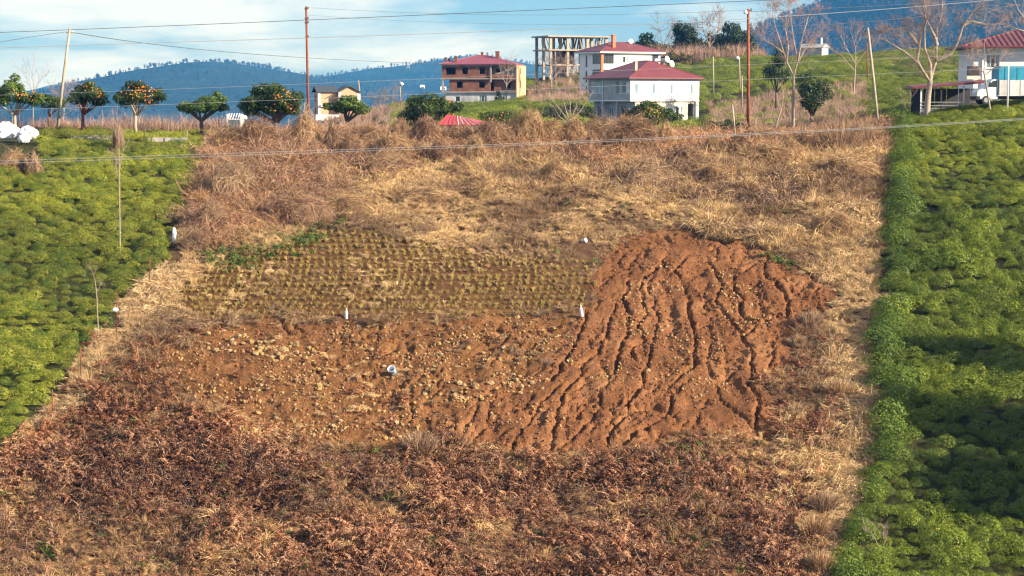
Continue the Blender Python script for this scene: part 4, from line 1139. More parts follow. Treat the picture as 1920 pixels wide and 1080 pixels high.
MB().box(x0 + 9.93, x0 + 10.25, y0 - .42, y0 - .22, Z2 - .6, Z3 - .004).build('pillar', M_conc, bh)
MB().box(x0 + .02, x0 + .3, y0 - .3, y0 - .05, Z1 + .224, Z2 - .004).build('pillar', M_conc, bh)
wall((x1 + .15, y0 - .3), (x1 + .15, y1), .02, Z3 - .1, .22, [(3.5, 4.7, Z2 + 1, Z2 + 2.3), (3.5, 4.7, Z1 + 1, Z1 + 2.2)]).build('stair_wall', M_peach, bh)
wall((x1, y1 + .01), (x0, y1 + .01), 0, Z3 - .1, .2).build('back_wall', M_brick, bh)
wall((x0 + .7, y1), (x0 + .7, y0 + .23), 0, Z1 - .004, .2).build('ground_floor_wall', M_patch, bh)
rf = hip_roof(x0 - .5, x1 - .35, y0 - .75, y1 + .5, Z3, 1.85, .14, inset=6.6).build('roof', M_roof2, bh)
for (cx, cy, hh, w_) in ((x0 + .6, y0 + 1, 1.35, .4), (x0 + 1.2, y0 + 1.4, 1.2, .4), (x0 + 2.7, y0 + .9, 1.55, .55), (x0 + 7.2, y0 + 5.6, 2.5, .45), (x0 + 10.8, y0 + 3.4, 2.6, .75)):
    MB().box(cx - w_ / 2, cx + w_ / 2, cy - w_ / 2, cy + w_ / 2, Z3 + .2, Z3 + hh).box(cx - w_ / 2 - .06, cx + w_ / 2 + .06, cy - w_ / 2 - .06, cy + w_ / 2 + .06, Z3 + hh + .003, Z3 + hh + .15).build('chimney', M_brick, rf)
pipe(bh, 'antenna_mast', [(x0 + 9.6, y0 + 4, Z3 + 1), (x0 + 9.6, y0 + 4, Z3 + 3.3)], .04, M_gal)

# --- concrete skeleton
RS = math.radians(24)
c = at(1030, 143, 452)
sk = thing('concrete_skeleton', 'bare concrete frame of an unfinished three storey building on the hill', 'building', (c.x, c.y, c.z - .4), RS)
cx_ = [0.5, 4.8, 9.8, 14.6]; cy_ = [0.5, 4.2, 8.0]
LV = [3.2, 6.5, 9.6]
for ix, xx in enumerate(cx_):
    for iy, yy in enumerate(cy_):
        w_ = .62 if iy == 0 else .5
        MB().box(xx - w_ / 2, xx + w_ / 2, yy - .3, yy + .3, -1.5, LV[2] - .303).build('column', M_conc, sk)
MB().box(-.5, 15.4, -.4, 8.8, LV[2] - .3, LV[2]).build('roof_slab', M_conc, sk)
MB().box(-.2, 15.1, -.2, 8.6, LV[1] - .3, LV[1]).build('floor_slab', M_conc, sk)
for a_, b_, yy in ((0.85, 4.45, .5), (5.15, 9.45, .5), (10.15, 14.25, .5), (0.8, 4.5, 8.0), (5.1, 9.5, 8.0)):
    MB().box(a_, b_, yy - .17, yy + .17, LV[0] - .4, LV[0]).build('beam', M_conc, sk)
MB().box(5.2, 5.4, .9, 7.6, -1, LV[1] - .31).build('infill_wall', M_darkwood, sk)
MB().box(6.4, 9.4, 7.9, 8.1, LV[0] + .01, LV[1] - .31).build('infill_wall', M_darkwood, sk)
rr = random.Random(5)
for k in range(34):
    xx = rr.uniform(.5, 14.4); yy = rr.uniform(.4, 8.1); dx = rr.uniform(-1.4, 1.4)
    MB().bar((xx, yy, LV[1] + .01), (xx + dx, yy + rr.uniform(-.5, .5), LV[2] - .31), rr.choice((.1, .14, .22))).build('prop', rr.choice((M_woodpole, M_conc, M_darkwood)), sk)

# --- small peach house on the left
c = at(597, 220, 400)
ph = thing('small_peach_house', 'small peach house with white corners and dark gabled roof behind an orange tree', 'house', c, math.radians(14))
ws, hs_ = 8.2, 5.0
fo = [(1.0, 1.9, 3.0, 4.2)]
wall((0, 0), (4.0, 0), 0, hs_, .2).build('front_wall', M_peach, ph)
wall((0, 6), (0, .21), 0, hs_, .2, [(1.5, 3.0, .6, 2.0), (1.5, 3.0, 3.2, 4.5)]).build('side_wall', M_peach, ph)
window(ph, (0, 6), (0, .21), (1.5, 3.0, .6, 2.0), 2, M_frame_d, [M_glass]); window(ph, (0, 6), (0, .21), (1.5, 3.0, 3.2, 4.5), 2, M_frame_d, [M_glass])
wall((4.01, -1.4), (ws, -1.4), 0, hs_, .2, []).build('wing_wall', M_peach, ph)
wall((4.01, 0), (4.01, -1.19), 0, hs_, .2).build('wing_wall', M_peach, ph)
wall((ws, -1.19), (ws, 6), 0, hs_, .2).build('side_wall', M_peach, ph)
MB().prism([(4.01, hs_ + .003), (ws, hs_ + .003), ((4.01 + ws) / 2, hs_ + 1.1)], -1.4, -1.2).build('gable', M_peach, ph)
for a_, b_, yy in ((-.06, .45, -.06), (3.92, 4.42, -1.46), (ws - .44, ws + .06, -1.46)):
    MB().box(a_, b_, yy, yy + .055, 0, hs_ - .01).build('corner_pilaster', M_white, ph)
MB().box(.46, 3.95, -.5, -.01, 2.15, 2.6).build('balcony_band', M_white, ph)
MB().box(-.8, 5.2, -1.9, -1.5, -.6, .55).build('plinth', M_white, ph)
m_ = MB()
m_.add([(-.4, -.4, hs_), (4.1, -.4, hs_), (4.1, 3, hs_ + 1.2), (-.4, 3, hs_ + 1.2), (4.1, 6.4, hs_), (-.4, 6.4, hs_), (-.4, -.4, hs_ + .15), (4.1, -.4, hs_ + .15), (4.1, 3, hs_ + 1.35), (-.4, 3, hs_ + 1.35), (4.1, 6.4, hs_ + .15), (-.4, 6.4, hs_ + .15)],
       [(1, 0, 3, 2), (2, 3, 5, 4), (6, 7, 8, 9), (9, 8, 10, 11), (0, 1, 7, 6), (4, 5, 11, 10), (0, 6, 9, 3), (3, 9, 11, 5)])
m_.build('roof', M_slate, ph)
xm = (4.01 + ws) / 2
m_ = MB()
m_.add([(3.6, -1.8, hs_ - .12), (xm, -1.8, hs_ + 1.2), (ws + .4, -1.8, hs_ - .12), (3.6, 6.4, hs_ - .12), (xm, 6.4, hs_ + 1.2), (ws + .4, 6.4, hs_ - .12),
        (3.6, -1.8, hs_ + .06), (xm, -1.8, hs_ + 1.4), (ws + .4, -1.8, hs_ + .06), (3.6, 6.4, hs_ + .06), (xm, 6.4, hs_ + 1.4), (ws + .4, 6.4, hs_ + .06)],
       [(0, 1, 4, 3), (1, 2, 5, 4), (9, 10, 7, 6), (10, 11, 8, 7), (6, 7, 1, 0), (7, 8, 2, 1), (0, 3, 9, 6), (2, 8, 11, 5)])
m_.build('wing_roof', M_slate, ph)

# --- house at the right edge, its lean-to and the truck
c = at(1824, 196, 184)
eh = thing('edge_house', 'pale house with red tiled hip roof at the right edge behind the truck', 'house', c, math.radians(-4))
eo = [(1.15, 2.35, 3.35, 4.6), (5.0, 6.4, 3.35, 4.6)]
wall((0, 0), (12, 0), -.4, 5.2, .25, eo).build('front_wall', M_white, eh)
for o_ in eo: window(eh, (0, 0), (12, 0), o_, 3, M_frame_w, [M_glass_b, M_glass], sill=M_frame_w)
wall((0, 9), (0, .26), -.4, 5.2, .25).build('side_wall', M_white, eh); wall((12, .26), (12, 9), -.4, 5.2, .25).build('side_wall', M_white, eh); wall((11.7, 9), (.3, 9), -.4, 5.2, .25).build('back_wall', M_white, eh)
MB().box(.75, 1.0, -.12, -.004, -.2, 5.15).build('pilaster', M_white, eh)
MB().prism([(1.0, 4.72), (2.5, 4.72), (1.75, 5.0)], -.14, -.003).build('window_pediment', M_cream, eh)
rf = hip_roof(-1.2, 13.2, -1.0, 10.0, 5.22, 1.55, .14, inset=5.5).build('roof', M_roof, eh)
for k in range(28):
    xx = -1.0 + k * .5
    t_ = min(1, (xx + 1.2) / 5.5, (13.2 - xx) / 5.5)
    MB().tube([(xx, -1.0, 5.40), (xx, -1.0 + 5.4 * t_, 5.40 + 1.52 * t_)], .05, 4).build('tile_rib', M_roof, rf)

c = at(1717, 212, 174)
sh = thing('open_shed', 'low dark lean-to shed with maroon roof and white rail beside the big tree', 'shed', c, math.radians(-2))
MB().add([(-.4, -.5, 2.12), (6.3, -.5, 2.62), (6.3, 3.2, 2.75), (-.4, 3.2, 2.25), (-.4, -.5, 2.30), (6.3, -.5, 2.80), (6.3, 3.2, 2.93), (-.4, 3.2, 2.43)], [(3, 2, 1, 0), (4, 5, 6, 7), (0, 1, 5, 4), (1, 2, 6, 5), (2, 3, 7, 6), (3, 0, 4, 7)]).build('roof', M_roof, sh)
for k in range(6): MB().box(k * 1.05 + .02, k * 1.05 + 1.0, 2.6, 2.7, -.3, 2.15).build('back_board', M_darkwood, sh)
for k, xx in enumerate((.35, 2.1, 4.05, 6.0)):
    MB().box(xx, xx + .12, -.2, -.08, -.3, 2.1 + .07 * xx).build('post', M_frame_w if k in (0, 2) else M_darkwood, sh)
for zz in (.35, .62, .92): MB().box(.5, 5.98, -.3, -.24, zz, zz + .06).build('rail', M_gal, sh)
for k in range(5): MB().box(.5 + k * 1.1, 1.55 + k * 1.1, -.22, -.205, -.3, .30).build('kick_panel', M_grey, sh)
MB().box(4.6, 5.8, 1.2, 2.0, 2.95, 3.25).build('roof_ledge', M_cream, sh)
MB().box(4.75, 5.7, 1.3, 1.9, 3.27, 4.1).build('roof_box', M_darkwood, sh)

c = at(1826, 195.5, 169)
tr = thing('box_truck', 'white box truck with teal tarpaulin top parked before the pale house', 'truck', (c.x, c.y, c.z), math.radians(3))
cabp = [(0.02, .45), (0.0, 1.0), (.15, 1.22), (.75, 1.42), (1.25, 2.05), (1.45, 2.12), (1.75, 2.12), (1.75, .45)]
cb = MB().prism(cabp, -.95, .95).build('cab', M_van, tr)
MB().prism([(1.00, 1.45), (1.32, 1.98), (1.68, 1.98), (1.68, 1.45)], -.962, -.953).build('side_window', M_glass, cb)
MB().add([(.80, -.85, 1.47), (1.24, -.85, 2.02), (1.24, .85, 2.02), (.80, .85, 1.47)], [(0, 1, 2, 3)]).build('windscreen', M_glass, cb)
MB().box(-.06, .25, -.97, .97, .38, .68).build('bumper', M_black, tr)
MB().box(.0, .22, -.94, -.60, .86, 1.08).build('headlight', M_glass_w, tr); MB().box(.0, .22, .60, .94, .86, 1.08).build('headlight', M_glass_w, tr)
MB().box(1.0, 1.12, -1.2, -.99, 1.5, 1.85).build('mirror', M_black, tr)
MB().box(1.72, 1.74, -.957, -.951, .6, 1.4).build('door_seam', M_black, cb)
MB().box(1.80, 7.2, -1.05, 1.05, .75, 2.05).build('cargo_side', M_vanbox, tr)
for k in range(6): MB().box(1.85 + k * .9, 1.95 + k * .9, -1.08, -1.055, .76, 2.04).build('side_rib', M_vanbox, tr)
MB().prism([(1.78, 2.054), (7.2, 2.054), (7.2, 3.1), (6.9, 3.2), (2.1, 3.2), (1.78, 3.05)], -1.06, 1.06).build('tarpaulin', M_teal, tr)
for k in range(5): MB().box(2.3 + k * 1.05, 2.38 + k * 1.05, -1.09, -1.064, 2.06, 3.15).build('tarpaulin_strap', M_teal, tr)
MB().box(.6, 7.0, -.7, .7, .42, .7).build('chassis', M_black, tr)
for xx in (.78, 5.6):
    for yy in (-.98, .76):
        wl = MB().tube([(xx, yy, .36), (xx, yy + .22, .36)], .36, 18).build('wheel', M_black, tr)
        MB().tube([(xx, yy - .012 if yy < 0 else yy + .222, .36), (xx, yy - .002 if yy < 0 else yy + .232, .36)], .21, 12).build('rim', M_gal, wl)

# --- red roofed low shed, slatted crate, far hut and far houses
c = at(826, 250, 186)
ls = thing('low_red_shed', 'low shed with bright red ribbed roof sunk behind the dry mounds', 'shed', (c.x, c.y, c.z), math.radians(-12))
M_redroof = mat_plain('red_ribbed_sheet', (0.50, 0.06, 0.08), 0.4, 0.12, 1.5)
wall((0, 0), (3.6, 0), -.5, .75, .12).build('wall', M_patch, ls)
wall((0, 3), (0, .13), -.5, .75, .12).build('wall', M_patch, ls); wall((3.6, .13), (3.6, 3), -.5, .75, .12).build('wall', M_patch, ls)
m_ = MB().add([(-.25, -.3, .75), (3.9, -.3, .75), (3.9, 3.2, .95), (-.25, 3.2, .95), (-.25, -.3, .82), (3.9, -.3, .82), (2.2, 1.5, 1.45), (.3, 1.5, 1.75), (-.25, 3.2, 1.0), (3.9, 3.2, 1.0)], [(3, 2, 1, 0), (0, 1, 5, 4), (4, 5, 6, 7), (5, 9, 6), (9, 8, 7, 6), (8, 4, 7)])
rf = m_.build('roof', M_redroof, ls)
for k in range(9):
    t_ = k / 8
    MB().tube([(-.1 + 3.8 * t_, -.3, .84), (.35 + 1.85 * t_, 1.45, 1.75 - .28 * t_)], .03, 4).build('rib', M_white if k > 3 else M_redroof, rf)

c = at(441, 250, 180)
cr = thing('slatted_crate', 'white slatted metal cage standing on posts beside the orange tree', 'cage', (c.x, c.y, c.z), math.radians(-8))
for xx in (-.62, .62):
    for yy in (-.35, .35): MB().box(xx - .06, xx + .06, yy - .06, yy + .06, -.3, 1.75).build('post', M_white, cr)
for k in range(8): MB().box(-.54 + k * .14, -.46 + k * .14, -.36, -.33, .35, 1.2).build('slat', M_gal, cr)
MB().box(-.55, .55, -.30, .30, .34, 1.18).build('tank', M_grey, cr)
for k in range(6): MB().bar((-.6 + k * .24, -.42, 1.25), (-.6 + k * .24, .3, 1.8), .07, .05).build('roof_slat', M_white, cr)
MB().box(-.68, .68, -.43, -.38, 1.22, 1.3).build('top_rail', M_white, cr)
dish('satellite_dish', cr, (1.0, -.1, 1.45), (.8, -.5, .4), .2)
c = at(416, 252, 180)
wp = MB().tube([(0, 0, -.2), (0, 0, 1.65)], .07, 6).build('marker_post', M_white, None, c)
tag(wp, 'slim white post just left of the slatted cage', 'post')

c = at(1527, 106, 450)
ft = thing('hilltop_hut', 'small grey gabled hut with white end on the ridge behind the bare tree', 'hut', c, math.radians(-35))
wall((-2.6, -1.6), (2.6, -1.6), -.5, 1.9, .2).build('wall', M_grey, ft); wall((2.6, -1.39), (2.6, 1.6), -.5, 1.9, .2).build('wall', M_white, ft)
MB().prism([(-2.6, 1.9), (2.6, 1.9), (2.6, 1.95), (-2.6, 1.95)], -1.6, 1.6).build('ceiling', M_grey, ft)
MB().add([(-2.9, -1.9, 1.95), (2.9, -1.9, 1.95), (2.9, 0, 2.9), (-2.9, 0, 2.9), (2.9, 1.9, 1.95), (-2.9, 1.9, 1.95)], [(0, 1, 2, 3), (3, 2, 4, 5), (1, 4, 2), (5, 0, 3), (0, 5, 4, 1)]).build('roof', M_grey, ft)
MB().box(1.5, 1.9, -.3, .1, 2.4, 4.2).build('chimney', M_white, ft)
# ------------------------------------------------------------------ far mountains
M_forest = None
def mountain_material():
    m, nt, b = new_mat('wooded_slope')
    N = nt.nodes.new; K = nt.links.new
    tc = N('ShaderNodeTexCoord')
    n = N('ShaderNodeTexNoise'); n.inputs['Scale'].default_value = 0.006; n.inputs['Detail'].default_value = 10; n.inputs['Roughness'].default_value = 0.7
    K(tc.outputs['Object'], n.inputs['Vector'])
    rp = N('ShaderNodeValToRGB'); rp.color_ramp.elements[0].position = 0.32; rp.color_ramp.elements[0].color = (0.010, 0.018, 0.010, 1)
    rp.color_ramp.elements[1].position = 0.72; rp.color_ramp.elements[1].color = (0.045, 0.055, 0.028, 1)
    K(n.outputs['Fac'], rp.inputs['Fac']); K(rp.outputs[0], b.inputs['Base Color'])
    b.inputs['Roughness'].default_value = 1.0; b.inputs['Specular IOR Level'].default_value = 0.0
    n2 = N('ShaderNodeTexNoise'); n2.inputs['Scale'].default_value = 0.05; n2.inputs['Detail'].default_value = 5
    K(tc.outputs['Object'], n2.inputs['Vector'])
    bp = N('ShaderNodeBump'); bp.inputs['Strength'].default_value = 1.0; bp.inputs['Distance'].default_value = 14.0
    K(n2.outputs['Fac'], bp.inputs['Height']); K(bp.outputs[0], b.inputs['Normal'])
    return m
M_mount = mountain_material()
FT = []          # points for the far trees
MT = {}
def mountain(name, ridge, Y, front, label, seed, trees, base=-135):
    P = np.array(ridge, float)
    px = np.linspace(P[0, 0], P[-1, 0], 260)
    row = np.interp(px, P[:, 0], P[:, 1])
    k = np.exp(-0.5 * (np.arange(-9, 10) / 3.0) ** 2); k /= k.sum()
    row = np.convolve(np.pad(row, 9, mode='edge'), k, 'valid')
    dz = np.array([at(960, r_, Y).z for r_ in row])
    ts = np.concatenate([np.linspace(0, 1, 60), 1 + np.linspace(0.03, 0.8, 16)])
    yy = Y - front + ts * front
    U = (px - 960) / (CP * F)
    Xg = U[:, None] * np.where(ts < 1, Y, Y)[None] * np.ones_like(ts)[None]
    Yg = np.ones_like(px)[:, None] * yy[None]
    sh = np.where(ts <= 1, np.sin(np.clip(ts, 0, 1) * np.pi / 2) ** 1.3, 1 - (ts - 1) * 0.9)
    b0 = CAMZ + base
    Zg = b0 + (dz[:, None] - b0) * sh[None]
    amp = 0.10 * (dz - b0)[:, None] * np.sin(np.clip(ts, 0, 1) * np.pi)[None]
    Zg = Zg + amp * 2.2 * fbm(Xg / 560, Yg / 900, seed, 4)
    Zg = Zg + 6.0 * fbm(Xg / 80, Yg / 80, seed + 5, 3)
    n1, n2 = Xg.shape
    i = np.arange(n1 - 1)[:, None] * n2 + np.arange(n2 - 1)[None]
    q = np.stack([i, i + n2, i + n2 + 1, i + 1], -1).reshape(-1, 4)
    me = mesh_np(name, np.stack([Xg.ravel(), Yg.ravel(), Zg.ravel()], 1), q, M_mount, True)
    o = obj(name, me); tag(o, label, 'hill', kind='structure')
    MT[name] = (Xg, Yg, Zg)
    # trees: dense along the crest, loose on the slope
    r_ = np.random.default_rng(seed)
    nr, ns = trees
    a = r_.uniform(0, n1 - 1.01, nr); b = 59 + r_.normal(0, 0.6, nr)
    gap = fbm(a * 0.11, a * 0, seed + 9, 3)
    sel = gap > -0.16
    a, b = a[sel], np.clip(b[sel], 55, 62)
    a2 = r_.uniform(0, n1 - 1.01, ns); b2 = r_.uniform(18, 58, ns)
    a = np.concatenate([a, a2]); b = np.concatenate([b, b2])
    ia = a.astype(int); ib = b.astype(int)
    fa = a - ia; fb = b - ib
    def I(G): return (G[ia, ib] * (1 - fa) + G[ia + 1, ib] * fa) * (1 - fb) + (G[ia, ib + 1] * (1 - fa) + G[ia + 1, ib + 1] * fa) * fb
    FT.append(np.stack([I(Xg), I(Yg), I(Zg) - 0.5], 1))
    return o
mountain('far_hill', [(-900, 205), (-300, 200), (40, 190), (120, 165), (180, 151), (230, 160), (300, 185), (420, 200)], 9000, 2500, 'palest blue hill low behind the leftmost trees', 201, (60, 0))
mountain('far_hill', [(-700, 240), (0, 225), (120, 205), (190, 178), (225, 160), (250, 148), (290, 146), (330, 131), (375, 124), (430, 117), (480, 124), (525, 132), (560, 136), (600, 146), (640, 152), (720, 160), (900, 175), (1100, 190)], 6000, 3000, 'blue wooded hill with a crest of bare trees on the left', 211, (1500, 2600))
mountain('far_hill', [(300, 200), (480, 180), (580, 155), (650, 143), (700, 133), (760, 126), (800, 120), (845, 112), (900, 106), (980, 118), (1080, 140), (1200, 160), (1500, 170)], 7200, 2500, 'blue wooded ridge behind the small peach house', 221, (1300, 1200))
mountain('far_mountain', [(1150, 190), (1260, 150), (1340, 105), (1390, 66), (1430, 44), (1480, 24), (1540, -2), (1640, -40), (1760, -72), (1900, -95), (2200, -120), (2900, -140)], 4300, 2400, 'steep dark blue wooded mountain filling the sky at upper right', 231, (900, 5200))

M_fartree = mat_foliage('far_tree_leaf', [(0.0, (0.012, 0.018, 0.010)), (0.6, (0.03, 0.034, 0.02)), (1.0, (0.06, 0.055, 0.035))], 0.1)
def far_tree(name, bare):
    n = 70
    d = R3.normal(size=(n, 3)); d /= np.linalg.norm(d, axis=1, keepdims=True)
    P = d * R3.uniform(0.5, 1.0, n)[:, None] * np.array([0.32, 0.32, 0.42]) + np.array([0, 0, 0.62])
    if bare:
        B = np.tile(np.array([[0, 0, 0.0]]), (n, 1)) + R3.normal(0, 0.02, (n, 3)); B[:, 2] = R3.uniform(0.1, 0.5, n)
        return blade_mesh(name, B, (B + P) / 2 + R3.normal(0, .03, (n, 3)), P + d * 0.1, 0.035, R3.uniform(0.3, 1, n), M_fartree)
    P[0] = (0, 0, 0.1)
    return leaves_mesh(name, P, d + R3.normal(0, .5, (n, 3)), 0.20, R3.uniform(0, 1, n), M_fartree, 0.8)
ft = np.concatenate(FT); n = len(ft)
s = 6 + 9 * R3.uniform(0, 1, n) ** 1.5
scatter('far_forest', ft, np.stack([np.zeros(n), np.zeros(n), R3.uniform(0, 6.28, n)], 1), np.stack([s, s, s * R3.uniform(.9, 1.3, n)], 1), R3.integers(0, 5, n), np.ones((n, 3)) * R3.uniform(.7, 1.2, n)[:, None],
        [far_tree('crown_0', True), far_tree('crown_1', True), far_tree('crown_2', False), far_tree('crown_3', True), far_tree('crown_4', False)], 'woods of small bare and evergreen trees along the blue ridges', 'forest')

def on_mountain(name, px, row):
    Xg, Yg, Zg = MT[name]
    p, r_ = proj(Xg[:, :60], Yg[:, :60], Zg[:, :60])
    k = np.argmin((p - px) ** 2 + (r_ - row) ** 2); i, j = np.unravel_index(k, p.shape)
    return Vector((Xg[i, j], Yg[i, j], Zg[i, j]))
for k, (px_, row_, w_, h_, lb) in enumerate(((777, 176, 7, 6, 'leftmost tiny white house far off on the blue slope'), (793, 170, 7, 9, 'tallest tiny white house far off, middle of three'), (832, 172, 9, 8, 'rightmost tiny pinkish white house far off near the brick house'))):
    c = on_mountain('far_hill.002' if 'far_hill.002' in MT else 'far_hill', px_, row_)
    hs2 = thing('distant_house', lb, 'house', c, math.radians(20), 'tiny houses on the blue slope')
    w_ *= 2; h_ *= 2
    wall((-w_ / 2, -3), (w_ / 2, -3), -8, h_, .3, [(w_ * .2, w_ * .4, h_ * .5, h_ * .8), (w_ * .6, w_ * .8, h_ * .5, h_ * .8)]).build('front_wall', M_white, hs2)
    wall((w_ / 2, -2.69), (w_ / 2, 3), -8, h_, .3).build('side_wall', M_white, hs2)
    hip_roof(-w_ / 2 - .4, w_ / 2 + .4, -3.4, 3.4, h_, 1.6, .3).build('roof', M_roof2 if k == 2 else M_grey, hs2)
c = on_mountain('far_hill', 765, 128)
tw = MB()
for sx in (-1, 1):
    for sy in (-1, 1): tw.bar((sx * 2.2, sy * 2.2, -2), (sx * .7, sy * .7, 13), .4)
for zz in (2, 5, 8, 11):
    w_ = 2.2 - 1.5 * zz / 13
    tw.bar((-w_, -w_, zz), (w_, -w_, zz + 2.5), .3); tw.bar((w_, -w_, zz), (-w_, -w_, zz + 2.5), .3)
tw.bar((-6, 0, 13), (6, 0, 13), .5); tw.bar((-6, 0, 13), (-7, 0, 17), .4); tw.bar((6, 0, 13), (7, 0, 17), .4); tw.bar((-3.5, 0, 13), (-6.5, 0, 16), .3); tw.bar((3.5, 0, 13), (6.5, 0, 16), .3)
for i_, v_ in enumerate(tw.V): tw.V[i_] = (v_[0] * 1.9, v_[1] * 1.9, v_[2] * 1.9)
tag(tw.build('transmission_tower', M_gal, None, c), 'tiny lattice transmission tower on the far blue ridge', 'tower')

# ------------------------------------------------------------------ trees
M_bark = mat_plain('pale_bark', (0.34, 0.28, 0.22), 0.9, 0.25, 6, bump=0.4, bscale=25)
M_barkd = mat_plain('dark_bark', (0.12, 0.09, 0.07), 0.9, 0.25, 6)
M_twig = mat_plain('bare_twig', (0.30, 0.22, 0.18), 0.9, 0.2, 3)
M_twigr = mat_plain('rosy_twig', (0.36, 0.25, 0.21), 0.9, 0.2, 3)
def citrus_mat(name, stops): return mat_foliage(name, stops, 0.2, False, 0.45)
M_cit = citrus_mat('citrus_leaf', [(0.0, (0.018, 0.035, 0.010)), (0.5, (0.045, 0.085, 0.018)), (0.85, (0.10, 0.15, 0.03)), (1.0, (0.18, 0.22, 0.05))])
M_citb = citrus_mat('bright_citrus_leaf', [(0.0, (0.03, 0.06, 0.012)), (0.5, (0.09, 0.16, 0.025)), (0.85, (0.18, 0.25, 0.04)), (1.0, (0.30, 0.33, 0.06))])
M_everg = citrus_mat('evergreen_leaf', [(0.0, (0.015, 0.03, 0.014)), (0.5, (0.035, 0.065, 0.022)), (1.0, (0.085, 0.12, 0.04))])
M_olive = citrus_mat('olive_leaf', [(0.0, (0.05, 0.05, 0.02)), (0.5, (0.12, 0.11, 0.04)), (1.0, (0.22, 0.18, 0.08))])
R5 = np.random.default_rng(55)

def crown_pts(blobs, dens, seed):
    """points spread through the outer part of several uneven blobs; local metres"""
    Ps, Ns = [], []
    more = []
    for (bx_, by_, bz_, rx, ry, rz_) in blobs:
        for q in range(5):
            dd = R5.normal(size=3); dd /= np.linalg.norm(dd); f_ = R5.uniform(.3, .55); e_ = R5.uniform(.75, 1.05)
            more.append((bx_ + dd[0] * rx * e_, by_ + dd[1] * ry * e_, bz_ + abs(dd[2]) * rz_ * e_ * R5.choice([1, 1, -.6]), rx * f_, ry * f_, rz_ * f_))
    blobs = [(b[0], b[1], b[2], b[3] * .86, b[4] * .86, b[5] * .86) for b in blobs] + more
    for (bx_, by_, bz_, rx, ry, rz_) in blobs:
        n = int(dens * 4 * math.pi * ((rx * ry * rz_) ** (2 / 3)))
        d = R5.normal(size=(n, 3)); d /= np.linalg.norm(d, axis=1, keepdims=True)
        th = np.arctan2(d[:, 1], d[:, 0]); ph = np.arccos(d[:, 2])
        lump = 1.0 + 1.1 * fbm(th * 1.6 + seed, ph * 2.2 + bx_, seed, 3)
        gap = fbm(th * 2.3 + 7 + seed, ph * 3 - bz_, seed + 3, 3)
        rad = R5.uniform(0.45, 1.0, n) ** 0.45 * lump
        k = gap > -0.20
        P = d * rad[:, None] * np.array([rx, ry, rz_]) + np.array([bx_, by_, bz_])
        Ps.append(P[k]); Ns.append(d[k])
    P = np.concatenate(Ps); N_ = np.concatenate(Ns) + R5.normal(0, 0.6, (len(P), 3)); N_[:, 2] += .25
    return P, N_ / np.linalg.norm(N_, axis=1, keepdims=True)

def leafy_tree(name, label, px_, base_row, Y, blobs_px, mat, leaf=0.15, dens=120, stems=1, fruits=(), bark=None, group=None, cat='tree', trunk_top=None, fruit_r=0.06):
    base = at(px_, base_row, Y); base.z = min(base.z, gz(base.x, base.y) + .05)
    t = thing(name, label, cat, base, 0, group)
    m_ = Y / F
    top_row = base_row - (base.z - at(px_, base_row, Y).z) / m_
    blobs = []
    for b in blobs_px:
        x_ = (b[0] - px_) * m_; z_ = at(px_, b[1], Y).z - base.z; rx = b[2] * m_; rz_ = b[3] * m_
        y_ = b[4] if len(b) > 4 else R5.uniform(-.4, .4) * rx
        blobs.append((x_, y_, z_, rx, rx * .95, rz_))
    tr_ = MB(); r0 = 0.05 + 0.035 * sum(b[3] for b in blobs)
    r0 = min(r0, 0.28)
    lows = min(b[2] - b[5] for b in blobs)
    fork = Vector((0, 0, max(lows * 0.75, .15)))
    tr_.tube([(R5.uniform(-.1, .1), 0, -.3), (R5.normal(0, .05), 0, fork.z * .5), fork], [r0, r0 * .85, r0 * .7], 8)
    for b in blobs:
        c_ = Vector(b[:3])
        for q in range(2):
            e = c_ + Vector((R5.normal(0, .3) * b[3], R5.normal(0, .3) * b[4], R5.uniform(-.3, .4) * b[5]))
            mid = fork.lerp(e, .5) + Vector((R5.normal(0, .1), R5.normal(0, .1), -.05 * b[5]))
            tr_.tube([fork - Vector((0, 0, .05)), mid, e], [r0 * .6, r0 * .4, r0 * .15], 6)
    tr_.build('trunk', bark or M_barkd, t, sm=True)
    P, N_ = crown_pts(blobs, dens, int(px_) % 97)
    n = len(P)
    cl = np.clip(0.45 + 1.1 * fbm(P[:, 0] * 1.7 + px_, P[:, 2] * 1.7 + P[:, 1], 5, 3) + R5.normal(0, .2, n), 0, 1)
    me = leaves_mesh('crown', P, N_, R5.uniform(.7, 1.35, n) * leaf, cl, mat, .55)
    tag(obj('crown', me, t), kind='stuff')
    if fruits:
        mb = MB()
        for (fx, fr, fw, fh, cnt) in fruits:
            for q in range(cnt):
                x_ = (fx + R5.normal(0, fw) - px_) * m_; z_ = at(px_, fr + R5.normal(0, fh), Y).z - base.z
                # put it on the outer face of the crown that lies nearest
                best = None
                for b in blobs:
                    e = ((x_ - b[0]) / b[3]) ** 2 + ((z_ - b[2]) / b[5]) ** 2
                    if e < 1 and (best is None or e < best[0]): best = (e, b)
                if best is None: continue
                b = best[1]; y_ = b[1] - b[4] * math.sqrt(1 - best[0]) * R5.uniform(.8, .98)
                rr_ = fruit_r * R5.uniform(.8, 1.2)
                mb.lathe([(rr_ * .5, -rr_ * .87), (rr_, -rr_ * .2), (rr_ * .9, rr_ * .4), (rr_ * .4, rr_ * .9)], 6, (x_, y_, z_))
        if mb.V: tag(mb.build('fruit', M_fruit, t, sm=True), kind='stuff')
    return t

